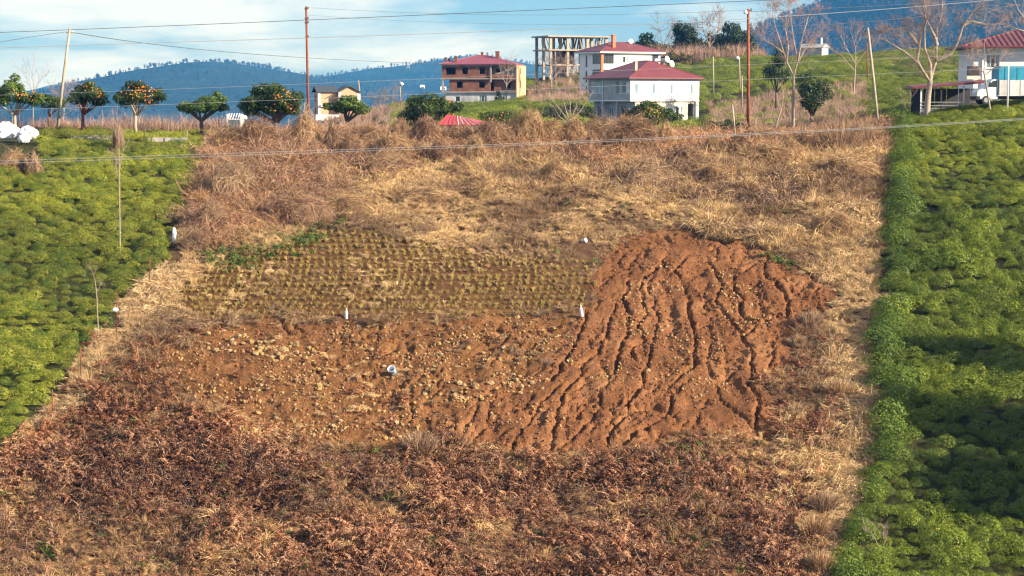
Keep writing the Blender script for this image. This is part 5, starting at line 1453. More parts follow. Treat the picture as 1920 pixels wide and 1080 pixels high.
CG = 'orange trees along the crest'
leafy_tree('orange_tree', 'leftmost citrus tree, yellow green crown cut by the frame, above the white sacks', 28, 240, 181, [(22, 170, 26, 24), (-6, 178, 22, 22), (48, 182, 16, 14), (70, 186, 18, 15)], M_citb, .17, 140, fruits=((45, 185, 14, 8, 14), (72, 178, 5, 8, 12)), bark=M_bark, group=CG)
leafy_tree('orange_tree', 'small dark citrus tree left of the leaning wooden pole', 92, 248, 185, [(88, 190, 22, 14), (112, 192, 16, 13)], M_cit, .17, 140, bark=M_barkd, group=CG)
leafy_tree('orange_tree', 'citrus tree with rusty forked trunk just right of the leaning wooden pole', 156, 248, 180, [(165, 178, 28, 20), (190, 186, 18, 15), (148, 186, 18, 14), (168, 163, 14, 10)], M_cit, .16, 150, fruits=((185, 178, 10, 8, 26), (170, 160, 5, 3, 6)), bark=M_rust, group=CG)
leafy_tree('orange_tree', 'citrus tree heaviest with oranges, second from the slatted cage', 255, 247, 179, [(250, 175, 26, 20), (282, 182, 24, 18), (237, 187, 20, 15), (262, 161, 20, 11)], M_cit, .16, 150, fruits=((255, 165, 12, 7, 34), (282, 178, 14, 11, 55)), bark=M_bark, group=CG)
leafy_tree('orange_tree', 'bright green flat topped citrus tree just left of the slatted cage', 378, 252, 178, [(375, 200, 34, 14), (400, 192, 24, 15), (350, 204, 18, 10), (412, 200, 16, 12)], M_citb, .16, 150, bark=M_barkd, group=CG)
leafy_tree('orange_tree', 'large dark citrus tree with oranges left of the tall rust pole', 518, 250, 176, [(500, 190, 36, 24), (530, 184, 32, 24), (470, 200, 24, 16), (512, 172, 20, 14), (548, 200, 20, 16), (520, 206, 34, 12)], M_cit, .16, 150, fruits=((505, 170, 4, 4, 8), (532, 179, 10, 5, 24), (553, 198, 9, 8, 22), (515, 199, 4, 4, 8), (543, 200, 3, 3, 5)), bark=M_barkd, group=CG)
leafy_tree('orange_tree', 'yellow green citrus bush before the small peach house', 650, 245, 182, [(635, 200, 26, 13), (660, 196, 26, 15), (680, 206, 18, 10), (648, 187, 14, 10)], M_citb, .16, 150, fruits=((690, 236, 4, 3, 4),), bark=M_barkd, group=CG)
leafy_tree('orange_tree', 'broad dark citrus tree left of the low red shed', 805, 250, 192, [(800, 208, 42, 24), (830, 202, 30, 18), (765, 222, 22, 18), (785, 195, 22, 14)], M_cit, .17, 140, fruits=((845, 190, 5, 7, 14), (808, 185, 20, 6, 5), (850, 215, 10, 10, 12), (775, 220, 10, 8, 6)), group=CG)
leafy_tree('orange_tree', 'round dark citrus tree with oranges before the balcony house', 1215, 246, 196, [(1215, 212, 36, 20), (1190, 220, 26, 18), (1225, 200, 20, 12), (1250, 218, 24, 14), (1205, 232, 30, 12)], M_cit, .16, 150, fruits=((1212, 206, 20, 8, 34), (1185, 226, 10, 9, 22), (1235, 220, 14, 8, 10)), group=CG)
leafy_tree('orange_tree', 'small citrus tree half buried in dead vines right of the red shed', 935, 262, 178, [(935, 225, 28, 18), (912, 238, 18, 16), (958, 232, 18, 14)], M_cit, .16, 80, fruits=((940, 218, 12, 8, 12),), group=CG)
leafy_tree('orange_tree', 'tiny citrus sapling with one clump of oranges under the slatted cage', 423, 252, 178.5, [(423, 242, 6, 7)], M_citb, .12, 120, fruits=((423, 240, 2, 2, 5),), group=CG)
EG = 'trees on the ridge behind the houses'
leafy_tree('evergreen_tree', 'tallest dark evergreen tree on the ridge right of the tall white house', 1284, 118, 480, [(1282, 72, 24, 30), (1294, 84, 20, 26), (1272, 92, 18, 20)], M_everg, .5, 14, group=EG)
leafy_tree('evergreen_tree', 'low dark evergreen at the left end of the ridge trees', 1208, 118, 482, [(1212, 84, 22, 18), (1192, 92, 14, 13), (1226, 95, 14, 14)], M_everg, .5, 14, group=EG)
leafy_tree('evergreen_tree', 'pale green pine on the ridge just left of the rust lamp pole', 1368, 116, 470, [(1366, 74, 22, 24), (1384, 82, 20, 24), (1372, 54, 12, 12), (1352, 90, 14, 18)], M_everg, .45, 12, group=EG)
leafy_tree('olive_bush', 'yellowish bush under the pine on the ridge', 1358, 116, 462, [(1356, 100, 18, 14), (1390, 104, 18, 12)], M_olive, .45, 14, cat='bush')
leafy_tree('olive_bush', 'brownish olive bush between the evergreens on the ridge', 1240, 118, 474, [(1240, 100, 22, 16), (1258, 104, 14, 12)], M_olive, .45, 14, cat='bush')
leafy_tree('ivy_tree', 'dark green ivy covered tree right of the slender bare tree', 1522, 240, 205, [(1524, 178, 30, 26), (1512, 160, 22, 20), (1538, 165, 22, 20), (1520, 196, 22, 14)], M_everg, .17, 80)
leafy_tree('ivy_tree', 'dark ivy clad trunk behind the slender bare tree, left of the hut', 1455, 215, 262, [(1452, 130, 20, 24), (1462, 108, 14, 22), (1440, 140, 14, 16), (1470, 145, 14, 14)], M_everg, .2, 40)
leafy_tree('laurel_hedge', 'dark green hedge clump between the balcony house and the rust lamp pole', 1358, 252, 188, [(1340, 240, 22, 12), (1366, 238, 24, 13), (1388, 242, 18, 11)], M_everg, .16, 100, cat='hedge')
leafy_tree('laurel_hedge', 'dark shaded hedge below the tea bank left of the balcony house', 1085, 236, 262, [(1085, 210, 26, 16), (1060, 214, 26, 12), (1030, 216, 26, 11), (1104, 214, 14, 18)], M_everg, .2, 60, cat='hedge')
leafy_tree('small_conifer', 'small dark conifer in front of the brick house', 934, 200, 390, [(934, 190, 9, 7), (934, 182, 7, 7), (935, 175, 4, 6)], M_everg, .3, 30)

leafy_tree('olive_bush', 'rust brown bush at the foot of the tallest evergreen on the ridge', 1300, 120, 462, [(1296, 106, 20, 10), (1325, 107, 18, 9)], M_olive, .4, 16, cat='bush')
leafy_tree('olive_bush', 'brownish undergrowth bush right of the tall white house', 1262, 122, 456, [(1262, 108, 18, 9), (1282, 110, 14, 8)], M_olive, .4, 16, cat='bush')
leafy_tree('evergreen_tree', 'broad olive green tree between the brown bare tree and the pine', 1342, 118, 484, [(1338, 88, 16, 22), (1350, 78, 14, 18)], M_olive, .5, 13, group=EG)
leafy_tree('evergreen_tree', 'rounded dark tree right of the pine, behind the rust lamp pole', 1404, 116, 468, [(1402, 84, 16, 20), (1412, 96, 14, 14)], M_everg, .45, 13, group=EG)
for px_, Y_, hh_, lb_ in ((2190, 101, 1.0, 'nearest of the added unseen dark evergreens outside the right border, shading the lower tea'), (2150, 107, 1.1, 'middle added unseen dark evergreen outside the right border'), (2120, 114, .9, 'farthest added unseen dark evergreen outside the right border')):  # unseen trees added beyond the frame to shade the lower right tea
    g_ = gz((px_ - 960) * Y_ / F, Y_); r0_ = proj((px_ - 960) * Y_ / F, Y_, g_)[1]
    k_ = F / Y_ * hh_
    leafy_tree('evergreen_tree', lb_, px_, r0_, Y_, [(px_, r0_ - 5.2 * k_, 2.6 * k_, 3.2 * k_), (px_ - 1.4 * k_, r0_ - 3.6 * k_, 1.9 * k_, 1.8 * k_), (px_ + 1.2 * k_, r0_ - 4.0 * k_, 1.8 * k_, 2.0 * k_)], M_everg, .24, 60, group='unseen evergreens added to shade the lower right')
# --- bare trees
def limb(mb, pts, r0, r1, n=6):
    k = len(pts)
    mb.tube(pts, [r0 + (r1 - r0) * i / (k - 1) for i in range(k)], n, cap=False)
def twigs(mb, p, d, l, r, lvl, rg, spread=.6, up=.15, kids=3):
    p = Vector(p); d = Vector(d).normalized()
    e1 = p + d * l * .5 + Vector((rg.gauss(0, .06), rg.gauss(0, .06), rg.gauss(0, .05))) * l
    e2 = e1 + (d + Vector((rg.gauss(0, .2), rg.gauss(0, .2), up))).normalized() * l * .5
    mb.tube([p, e1, e2], [r, r * .8, r * .55], 4 if lvl > 1 else 3, cap=False)
    if lvl <= 0: return
    for k in range(kids + (rg.random() < .5)):
        b = (e1 if k % 2 else e2).lerp(e2, rg.random())
        nd = d + Vector((rg.gauss(0, spread), rg.gauss(0, spread), rg.gauss(up, spread * .8)))
        twigs(mb, b, nd, l * rg.uniform(.55, .8), max(r * .6, .006), lvl - 1, rg, spread, up, kids)

def bare_tree(name, label, Y, trunk_px, limbs_px, r0, lvl, tl, seed, mat=None, tmat=None, kids=3, tw_r=.022, spread=.6, up=.15, group=None, cat='tree', every=1):
    rg = random.Random(seed)
    b = at(*trunk_px[0], Y); gzb = gz(b.x, b.y)
    base = Vector((b.x, b.y, min(b.z, gzb + .1)))
    t = thing(name, label, cat, base, 0, group)
    tm = MB()
    tp = [at(p_, r_, Y) - base for p_, r_ in trunk_px]
    tp[0].z = -.3
    limb(tm, tp, r0, r0 * .72, 9)
    tm.build('trunk', mat or M_bark, t, sm=True)
    tw_ = MB()
    for li, L_ in enumerate(limbs_px):
        lm = MB()
        dy = rg.uniform(-1, 1) * .25
        pts = [at(p_, r_, Y) - base + Vector((0, dy * i * i * .35, 0)) for i, (p_, r_) in enumerate(L_)]
        rl = r0 * .55
        limb(lm, pts, rl, rl * .25, 7)
        lm.build('limb', mat or M_bark, t, sm=True)
        for i in range(1, len(pts)):
            seg = pts[i] - pts[i - 1]
            for q in range(2 if i < len(pts) - 1 else 4):
                p = pts[i - 1].lerp(pts[i], rg.uniform(.2, 1))
                d = seg.normalized() + Vector((rg.gauss(0, .8), rg.gauss(0, .8), rg.gauss(.2, .5)))
                twigs(tw_, p, d, tl * rg.uniform(.6, 1.1), tw_r, lvl, rg, spread, up, kids)
    if tw_.V: tag(tw_.build('twigs', tmat or M_twig, t), kind='stuff')
    return t
bare_tree('bare_tree', 'big bare tree with thick pale forking limbs beside the open shed', 170, [(1737, 216), (1740, 183), (1744, 152)],
          [[(1744, 153), (1737, 144), (1720, 118), (1696, 99), (1670, 84), (1648, 72)], [(1726, 128), (1719, 112), (1723, 79), (1728, 48), (1730, 19), (1720, -10)],
           [(1744, 152), (1744, 120), (1732, 91), (1730, 53), (1738, 20)], [(1744, 153), (1747, 140), (1756, 113), (1758, 79), (1761, 53), (1771, 29), (1776, -5)],
           [(1756, 113), (1785, 99), (1795, 79), (1805, 48), (1826, 19), (1845, 2)], [(1720, 86), (1712, 70), (1696, 53), (1672, 55), (1655, 62)], [(1757, 85), (1752, 68), (1744, 53), (1735, 36), (1728, 10)],
           [(1805, 48), (1822, 40), (1845, 46), (1862, 45)]], .30, 3, 1.2, 3, tw_r=.022, kids=4)
bare_tree('bare_tree', 'slender bare tree with rosy twigs right of the rust lamp pole', 176, [(1488, 248), (1487, 193), (1488, 142)],
          [[(1488, 143), (1475, 116), (1463, 79), (1453, 48), (1448, 25)], [(1488, 143), (1496, 113), (1489, 79), (1484, 36), (1482, 8)], [(1496, 113), (1504, 72), (1513, 43), (1520, 22)], [(1475, 116), (1478, 85), (1472, 55), (1475, 20)], [(1496, 115), (1508, 95), (1522, 75)], [(1470, 100), (1450, 85), (1436, 78)]], .17, 3, 1.1, 9, tmat=M_twigr, tw_r=.018, kids=4)
bare_tree('bare_tree', 'crooked pale sapling in front of the box truck', 167, [(1859, 197), (1850, 164), (1845, 135)],
          [[(1845, 136), (1846, 106), (1844, 82), (1848, 60)], [(1846, 137), (1835, 128), (1824, 118), (1822, 100)], [(1848, 140), (1862, 128), (1874, 112)]], .09, 3, .8, 14, tmat=M_twigr, tw_r=.016)
bare_tree('bare_tree', 'bare tree mostly outside the frame above the red roof at the right edge', 171, [(1960, 195), (1950, 120), (1940, 70)],
          [[(1940, 72), (1925, 40), (1910, 20), (1900, -5)], [(1940, 72), (1918, 58), (1900, 52), (1880, 40)], [(1945, 80), (1950, 40), (1960, 0)]], .2, 3, 1.0, 17, tmat=M_twigr)
bare_tree('bare_tree', 'many stemmed pale bare tree left of the balcony house', 240, [(1068, 244), (1068, 236), (1068, 228)],
          [[(1068, 230), (1050, 205), (1030, 180), (1012, 162)], [(1068, 230), (1058, 195), (1046, 165), (1040, 150)], [(1068, 230), (1069, 195), (1066, 165), (1068, 145)], [(1068, 230), (1080, 200), (1086, 175), (1090, 155)], [(1068, 230), (1088, 208), (1104, 185), (1112, 172)], [(1066, 232), (1048, 218), (1038, 200)]], .13, 2, 1.2, 19, kids=2, tw_r=.03)
bare_tree('bare_tree', 'thin birch with brown twig plume before the brick house', 384, [(950, 199), (949, 175), (950, 155)], [[(950, 156), (951, 140), (952, 118)], [(950, 160), (942, 145), (938, 130)], [(950, 160), (958, 148), (962, 132)]], .14, 2, 1.6, 23, kids=3, tw_r=.04)
bare_tree('bare_tree', 'brown bare tree between the evergreens on the ridge', 478, [(1330, 118), (1330, 100), (1330, 85)], [[(1330, 86), (1322, 66), (1316, 46)], [(1330, 86), (1332, 60), (1330, 40)], [(1330, 88), (1342, 70), (1350, 52)], [(1330, 95), (1312, 82), (1304, 68)]], .3, 3, 2.6, 29, tw_r=.08, kids=3, group=EG)
bare_tree('bare_tree', 'pale bare tree behind the low evergreen on the ridge', 490, [(1246, 118), (1246, 100), (1244, 85)], [[(1244, 86), (1240, 68), (1236, 56)], [(1244, 86), (1250, 70), (1256, 60)], [(1244, 92), (1262, 80), (1272, 72)]], .25, 3, 2.2, 31, tw_r=.07, group=EG)
bare_tree('bare_tree', 'lone thin dead sapling standing in the left tea field', 134, [(224, 418), (224, 360), (224, 310)], [[(224, 311), (223, 280), (221, 250), (218, 215)], [(224, 318), (230, 290), (232, 262)], [(223, 340), (217, 315), (214, 290)]], .045, 2, .55, 37, tmat=M_twigr, tw_r=.012, up=.5, spread=.4)
bare_tree('bare_shrub', 'grey leafless shrub left of the broad dark citrus tree', 222, [(725, 240), (725, 236), (725, 232)], [[(725, 234), (712, 212), (706, 195)], [(725, 234), (722, 205), (720, 182)], [(725, 234), (732, 208), (736, 184)], [(725, 234), (742, 214), (748, 198)], [(725, 234), (716, 205), (712, 186)]], .07, 3, .9, 41, tw_r=.025, kids=3, cat='shrub')
bare_tree('bare_tree', 'crooked dark bare stem leaning right of the rust lamp pole', 190, [(1450, 246), (1458, 225), (1466, 200)], [[(1466, 201), (1476, 190), (1492, 188)], [(1466, 201), (1470, 175), (1466, 160)], [(1460, 220), (1448, 232), (1442, 240)]], .09, 2, .7, 43, kids=2)
bare_tree('bare_tree', 'bare tree with grey twigs behind the tall wooden pole', 262, [(1600, 192), (1602, 150), (1604, 120)], [[(1604, 121), (1590, 95), (1578, 72)], [(1604, 121), (1604, 90), (1598, 70)], [(1604, 121), (1622, 98), (1636, 84)], [(1603, 135), (1585, 112), (1572, 100)]], .14, 3, 1.5, 47, tw_r=.035)
bare_tree('bare_shrub', 'small bare shrub on the grass left of the open shed', 172, [(1701, 214), (1701, 210), (1701, 206)], [[(1701, 207), (1694, 192), (1688, 178)], [(1701, 207), (1706, 192), (1710, 182)]], .035, 2, .5, 51, tw_r=.012, cat='shrub')
bare_tree('bare_sapling', 'bare twiggy sapling among the tea at the lower right', 99.5, [(1672, 1082), (1660, 1050), (1650, 1028)], [[(1650, 1029), (1640, 1008), (1628, 992)], [(1652, 1032), (1662, 1012), (1660, 996)], [(1656, 1042), (1640, 1036), (1624, 1034)]], .035, 2, .45, 53, tw_r=.010, cat='sapling')
bare_tree('bare_sapling', 'thin crooked sapling with white rag in the left tea field', 121.5, [(184, 572), (181, 548), (178, 525)], [[(178, 526), (174, 508), (168, 498)], [(181, 548), (188, 535), (192, 528)]], .03, 1, .35, 57, tw_r=.010, cat='sapling')
bare_tree('bare_tree', 'leafless rosy shrub tree just right of the leaning wooden pole', 187, [(118, 246), (119, 225), (120, 205)], [[(120, 206), (112, 190), (108, 175)], [(120, 206), (124, 185), (122, 168)], [(120, 206), (130, 192), (136, 178)], [(120, 215), (138, 205), (148, 192)]], .06, 3, .8, 61, tmat=M_twigr, tw_r=.018)
bare_tree('bare_tree', 'faint bare treetop above the leftmost citrus trees', 205, [(60, 235), (62, 200), (64, 175)], [[(64, 176), (72, 155), (90, 138)], [(64, 176), (52, 155), (46, 135)], [(64, 178), (62, 150), (60, 125)]], .06, 2, 1.0, 67, tmat=M_twigr, tw_r=.016, kids=2)
bare_tree('bare_tree', 'grey bare thicket tree under the concrete skeleton', 400, [(1035, 178), (1034, 160), (1034, 150)], [[(1034, 151), (1024, 135), (1018, 122)], [(1034, 151), (1036, 130), (1034, 114)], [(1034, 151), (1046, 136), (1052, 124)]], .16, 3, 1.8, 71, tw_r=.05)
bare_tree('bare_tree', 'bare brown bush before the concrete skeleton near the tall white house', 420, [(1068, 172), (1068, 160), (1068, 150)], [[(1068, 151), (1060, 136), (1054, 126)], [(1068, 151), (1072, 136), (1076, 122)], [(1068, 151), (1080, 140), (1086, 134)]], .14, 3, 1.5, 73, tw_r=.05)
# ------------------------------------------------------------------ poles, wires, posts
def pole(name, label, top, base, Y, r0, r1, mat, n=8, group=None, cat='pole'):
    b = at(*base, Y); b.z = min(b.z, gz(b.x, b.y) + .1); t_ = at(*top, Y)
    t = thing(name, label, cat, b, 0, group)
    v = t_ - b
    MB().tube([(0, 0, -.4), v * .5, v], [r0, (r0 + r1) / 2, r1], n).build('shaft', mat, t, sm=True)
    return t, v
t, v = pole('utility_pole', 'leaning pale wooden utility pole among the citrus trees on the left', (131, 52), (105, 240), 183, .15, .11, M_woodpole)
MB().box(v.x - .35, v.x + .35, v.y - .05, v.y + .05, v.z - .5, v.z - .4).build('crossarm', M_woodpole, t)
for dx in (-.28, 0, .28): MB().lathe([(.03, 0), (.06, .05), (.03, .12), (.05, .16)], 8, (v.x + dx, v.y, v.z - .4)).build('insulator', M_plastic, t)
t, v = pole('utility_pole', 'tall thin rust pole rising from the vine mound left of the peach house', (574, 12), (579, 232), 172, .13, .10, M_rust, 6)
for k, zz in enumerate((.15, 1.0, 1.35, 2.6)):
    MB().box(v.x - .14, v.x + .14, v.y - .14, v.y + .14, v.z - zz - .1, v.z - zz).build('bracket', M_rust, t)
    MB().lathe([(.03, 0), (.07, .05), (.03, .13), (.05, .17)], 8, (v.x + .18, v.y - .1, v.z - zz - .05)).build('insulator', M_barkd, t)
t, v = pole('lamp_pole', 'rust red steel pole with white lamp and step bolts right of the balcony house', (1403, 17), (1403, 248), 170, .17, .12, M_rust, 6)
for k in range(10): MB().box(-.26 * (k % 2), .26 * ((k + 1) % 2), -.03, .03, 1.0 + k * .92, 1.05 + k * .92).build('step_bolt', M_rust, t)
for zz in (.1, 1.3, 1.6): 
    MB().box(v.x - .08, v.x + .3, v.y - .12, v.y - .02, v.z - zz - .08, v.z - zz).build('crossarm', M_rust, t)
    MB().lathe([(.03, 0), (.07, .05), (.03, .13), (.05, .17)], 8, (v.x + .24, v.y - .07, v.z - zz)).build('insulator', M_barkd, t)
lp = MB().tube([(v.x, v.y, v.z - .3), (v.x - .2, v.y - .25, v.z - .1), (v.x - .28, v.y - .6, v.z - .25)], .035, 6).build('lamp_arm', M_gal, t)
MB().lathe([(.05, .18), (.17, .1), (.2, 0), (.15, -.1), (.05, -.14)], 10, (v.x - .3, v.y - .7, v.z - .32)).build('lamp_head', M_plastic, t)
pole('utility_pole', 'leaning pale wooden pole at the corner of the right tea field', (1627, 52), (1649, 246), 165.5, .14, .10, M_woodpole)
pole('utility_pole', 'thin rust pole behind the pale wooden pole on the right', (1626, 80), (1627, 165), 300, .14, .1, M_rust, 6)
pole('utility_pole', 'short orange brown pole on the terrace right of the maroon roof', (1337, 106), (1338, 176), 330, .13, .1, M_woodpole)
t, v = pole('lamp_pole', 'far brown lamp pole on the terrace left of the rust lamp pole', (1386, 108), (1388, 180), 335, .13, .1, M_woodpole)
MB().lathe([(.1, .3), (.35, .1), (.35, -.1), (.1, -.3)], 8, (v.x - .3, v.y - .3, v.z - .1)).build('lamp_head', M_plastic, t)
pole('utility_pole', 'slim grey pole standing below the far lamp pole', (1391, 142), (1392, 212), 275, .1, .08, M_woodpole)
t, v = pole('lamp_pole', 'far street lamp post on the green shoulder left of the brick house', (750, 152), (752, 192), 335, .1, .08, M_woodpole)
MB().lathe([(.1, .3), (.32, .1), (.32, -.1), (.1, -.3)], 8, (v.x + .3, v.y - .2, v.z - .5)).build('lamp_head', M_plastic, t)
pole('utility_pole', 'tilted grey pole right of the peach house roof', (672, 150), (679, 196), 420, .14, .12, M_woodpole)
pole('white_post', 'white metal post in front of the teal tarpaulin', (1891, 122), (1889, 195), 165.5, .07, .06, M_plastic, 8, cat='post')
pole('leaning_stake', 'pale leaning stake below the hedge left of the rust lamp pole', (1373, 196), (1381, 264), 163, .06, .08, M_woodpole, 7, cat='stake')
FPG = 'fence posts along the field edges'
for top, base, Y, m_, lb in (((97, 203), (96, 252), 176, M_rust, 'rusty fence post under the small dark citrus tree'), ((37, 205), (36, 240), 178, M_rust, 'rusty fence post under the leftmost citrus tree'),
      ((270, 212), (271, 262), 172, M_barkd, 'dark fence post below the citrus tree with most oranges'), ((320, 218), (321, 268), 171, M_barkd, 'dark fence post left of the flat topped citrus tree'),
      ((351, 246), (349, 280), 165, M_woodpole, 'short pale stake at the top of the left tea field'), ((290, 254), (289, 272), 166, M_woodpole, 'stubby pale stake at the tea field top, left of the other'),
      ((281, 482), (280, 520), 128.5, M_rust, 'thin rusty stake on the left edge below the white wrapped post'), ((219, 545), (218, 582), 122, M_rust, 'rusty stake with the white bag at its foot'),
      ((151, 650), (151, 684), 116, M_rust, 'rusty stake by the yellow stones on the left edge'), ((98, 730), (98, 764), 112, M_rust, 'lowest rusty stake on the left edge of the dry plot'),
      ((10, 944), (10, 978), 101.5, M_rust, 'rusty stake at the lower left border of the picture'), ((410, 222), (412, 256), 177, M_barkd, 'thin dark stake left of the white marker post')):
    pole('fence_post', lb, top, base, Y, .035, .03, m_, 6, FPG, 'post')
for px_ in (605, 618, 630, 645, 700):
    pass

M_wire = mat_plain('aluminium_wire', (0.42, 0.43, 0.44), 0.5, 0.05, 1, 0.3)
M_cable = mat_plain('black_cable', (0.06, 0.065, 0.07), 0.6, 0.05, 1)
def wire(label, pts, r, mat=None, extend=True):
    """pts: (px,row,Y) from left to right"""
    P = np.array(pts, float)
    xs = np.linspace(P[0, 0], P[-1, 0], 48)
    deg = min(3, len(P) - 1) if len(P) > 2 else 1
    row_ = np.polyval(np.polyfit(P[:, 0] / 1000, P[:, 1], deg), xs / 1000)
    Yv = np.interp(xs, P[:, 0], P[:, 2])
    w = [at(a, b, c_) for a, b, c_ in zip(xs, row_, Yv)]
    o = MB().tube(w, r, 5).build('power_wire', mat or M_wire)
    tag(o, label, 'wire', 'overhead wires')
wire('upper long overhead wire crossing from the leaning pole to the top edge', [(-260, 70, 150), (130, 55, 150), (480, 43, 150), (960, 20, 150), (1440, 1, 150), (1700, -10, 150)], .022, M_cable)
wire('second long overhead wire crossing the whole sky above the roofs', [(-260, 99, 140), (0, 91, 140), (480, 75, 140), (960, 55, 140), (1440, 32, 140), (1640, 22, 140), (1850, 0, 140), (2100, -25, 140)], .022, M_wire)
wire('third overhead wire leaving the rust lamp pole to the right', [(1403, 48, 170), (1600, 43, 150), (1760, 27, 132), (1920, 8, 118), (2150, -18, 100)], .022)
wire('topmost overhead wire leaving the lamp pole to the upper right', [(1403, 22, 170), (1520, 17, 158), (1660, 10, 145), (1900, -4, 125), (2100, -16, 110)], .018)
wire('faint wire slung between the tops of the two rust poles', [(574, 14, 172), (780, 24, 171.5), (960, 28, 171), (1200, 26, 170.5), (1403, 19, 170)], .010, M_cable)
wire('faint lower wire slung between the two rust poles', [(574, 28, 172), (780, 40, 171.5), (960, 45, 171), (1200, 45, 170.5), (1403, 40, 170)], .008, M_cable)
wire('cable running down from the leaning pole towards the peach house', [(132, 60, 183), (240, 77, 220), (370, 92, 260), (480, 102, 300), (680, 114, 360), (860, 122, 400)], .035, M_cable)
wire('cable leaving the leaning pole to the left edge', [(-260, 120, 160), (0, 79, 172), (60, 69, 177), (130, 59, 183)], .022, M_cable)
wire('thin wire low across the blue hills and brick house', [(-200, 185, 130), (0, 178, 130), (480, 160, 130), (840, 147, 130), (1060, 138, 130), (1400, 120, 130), (1660, 110, 130), (2100, 92, 130)], .008)
wire('thin lower wire across the citrus crowns and balcony house', [(-200, 213, 128), (0, 207, 128), (480, 189, 128), (900, 172, 128), (1092, 164, 128), (1400, 149, 128), (1660, 138, 128), (2100, 118, 128)], .009)
wire('upper of the twin cables crossing the dry crest', [(-200, 308, 132), (70, 300, 132), (390, 289, 132), (840, 273, 132), (1310, 255, 132), (1655, 239, 132), (1920, 221, 132), (2100, 210, 132)], .014)
wire('lower of the twin cables crossing the dry crest', [(-200, 313, 132.6), (70, 305, 132.6), (390, 293, 132.6), (840, 277, 132.6), (1310, 258, 132.6), (1655, 241, 132.6), (1920, 223, 132.6), (2100, 212, 132.6)], .014)

# ------------------------------------------------------------------ stones
M_stone = mat_plain('yellow_fieldstone', (0.32, 0.20, 0.065), 0.9, 0.3, 4, dirt=(0.36, 0.25, 0.11), dirt_amt=0.7)
M_stone2 = mat_plain('pale_fieldstone', (0.33, 0.235, 0.115), 0.9, 0.25, 4, dirt=(0.22, 0.13, 0.055), dirt_amt=0.7)
def rock_mesh(k, mat):
    bm = bmesh.new(); bmesh.ops.create_icosphere(bm, subdivisions=1, radius=.5)
    rg = random.Random(k); ax = (rg.uniform(.8, 1.2), rg.uniform(.7, 1), rg.uniform(.55, .9))
    cut = [(Vector((rg.gauss(0, 1), rg.gauss(0, 1), rg.gauss(0, 1))).normalized(), rg.uniform(.28, .42)) for _ in range(5)]
    for v_ in bm.verts:
        c_ = v_.co.copy()
        for n_, d_ in cut:
            q = c_.dot(n_)
            if q > d_: c_ -= n_ * (q - d_)
        c_ *= rg.uniform(.92, 1.08)
        v_.co = Vector((c_.x * ax[0], c_.y * ax[1], c_.z * ax[2]))
    me = bpy.data.meshes.new('stone'); bm.to_mesh(me); bm.free(); me.materials.append(mat)
    return me
ROCKS = [rock_mesh(k, M_stone if k % 2 else M_stone2) for k in range(10)]
STG = [
 ('yellow fieldstone in the long stone band under the stubble rows, left part', 'stones of the long upper band', 78, [(375, 632), (440, 628), (520, 640), (600, 655), (620, 672), (560, 676), (480, 668), (400, 662), (372, 650)], .22, .50),
 ('pale fieldstone in the loose scatter below the stubble, middle part', 'stones of the middle scatter', 52, [(620, 630), (760, 640), (830, 625), (1060, 620), (1080, 660), (900, 690), (720, 700), (640, 690)], .20, .44),
 ('whitish fieldstone in the dense heap right of the blue and white bucket', 'stones of the dense heap', 74, [(770, 715), (860, 715), (930, 708), (1030, 708), (1020, 745), (940, 755), (860, 760), (800, 745)], .22, .50),
 ('fieldstone strewn on the yellowish bare soil above the bracken', 'stones on the yellow soil', 76, [(380, 700), (480, 690), (640, 700), (760, 730), (800, 800), (740, 830), (600, 810), (460, 790), (390, 750)], .18, .48),
]
def in_poly_pts(poly, n, rg):
    P = np.array(poly); out = []
    while len(out) < n:
        c_ = np.stack([rg.uniform(P[:, 0].min(), P[:, 0].max(), 400), rg.uniform(P[:, 1].min(), P[:, 1].max(), 400)], 1)
        ok = poly_sd(c_[:, 0], c_[:, 1], poly) > 0
        nn = fbm(c_[:, 0] / 26, c_[:, 1] / 14, 301, 3)
        ok &= rg.uniform(-.25, .25, 400) < nn
        out += list(c_[ok])
    return out[:n]
R6 = np.random.default_rng(66)
def put_stone(p, r_, s, label, group):
    g = on_ground(p, r_); z = float(ground_rel(np.array([g.x]), np.array([g.y]))[0])
    o = obj('stone', ROCKS[R6.integers(0, len(ROCKS))], None, (g.x, g.y, z + s * .12))
    o.scale = (s, s, s); o.rotation_euler = (R6.uniform(-.5, .5), R6.uniform(-.5, .5), R6.uniform(0, 6.28))
    tag(o, label, 'stone', group)
    return o
for lb, gp_, n, poly, s0, s1 in STG:
    for p, r_ in in_poly_pts(poly, n, R6):
        put_stone(p, r_, s0 + (s1 - s0) * R6.uniform(0, 1) ** 1.8, lb, gp_)
for p, r_, s, lb in ((528, 673, .62, 'largest pale boulder at the end of the upper stone band'), (598, 727, .55, 'tilted pale boulder among the yellow soil stones'), (1215, 700, .36, 'single pale stone beside a rill, lower middle'),
                     (1347, 585, .34, 'single pale stone between rills, upper right soil'), (522, 818, .3, 'white stone at the bracken edge'), (174, 648, .5, 'yellow rock on the left edge of the plot by a rusty stake'), (168, 660, .45, 'lower of two yellow rocks on the left edge'), (305, 655, .4, 'yellow rock alone left of the upper stone band')):
    put_stone(p, r_, s, lb, 'single stones')
x, y, z, p, r_ = sample(16.0, 100, 142)
sd_ = np.maximum(poly_sd(p, r_, STONESOIL), poly_sd(p, r_, RILLSOIL) - 60)
nn = fbm(x * .5, y * .5, 311, 3)
k = (sd_ > 0) & (R6.uniform(-.3, .45, len(x)) < nn * (2.4) - .10 + np.where(poly_sd(p, r_, STONESOIL) > 0, .08, -.18))
x, y = x[k], y[k]; n = len(x)
s = .07 + .20 * R6.uniform(0, 1, n) ** 2.2
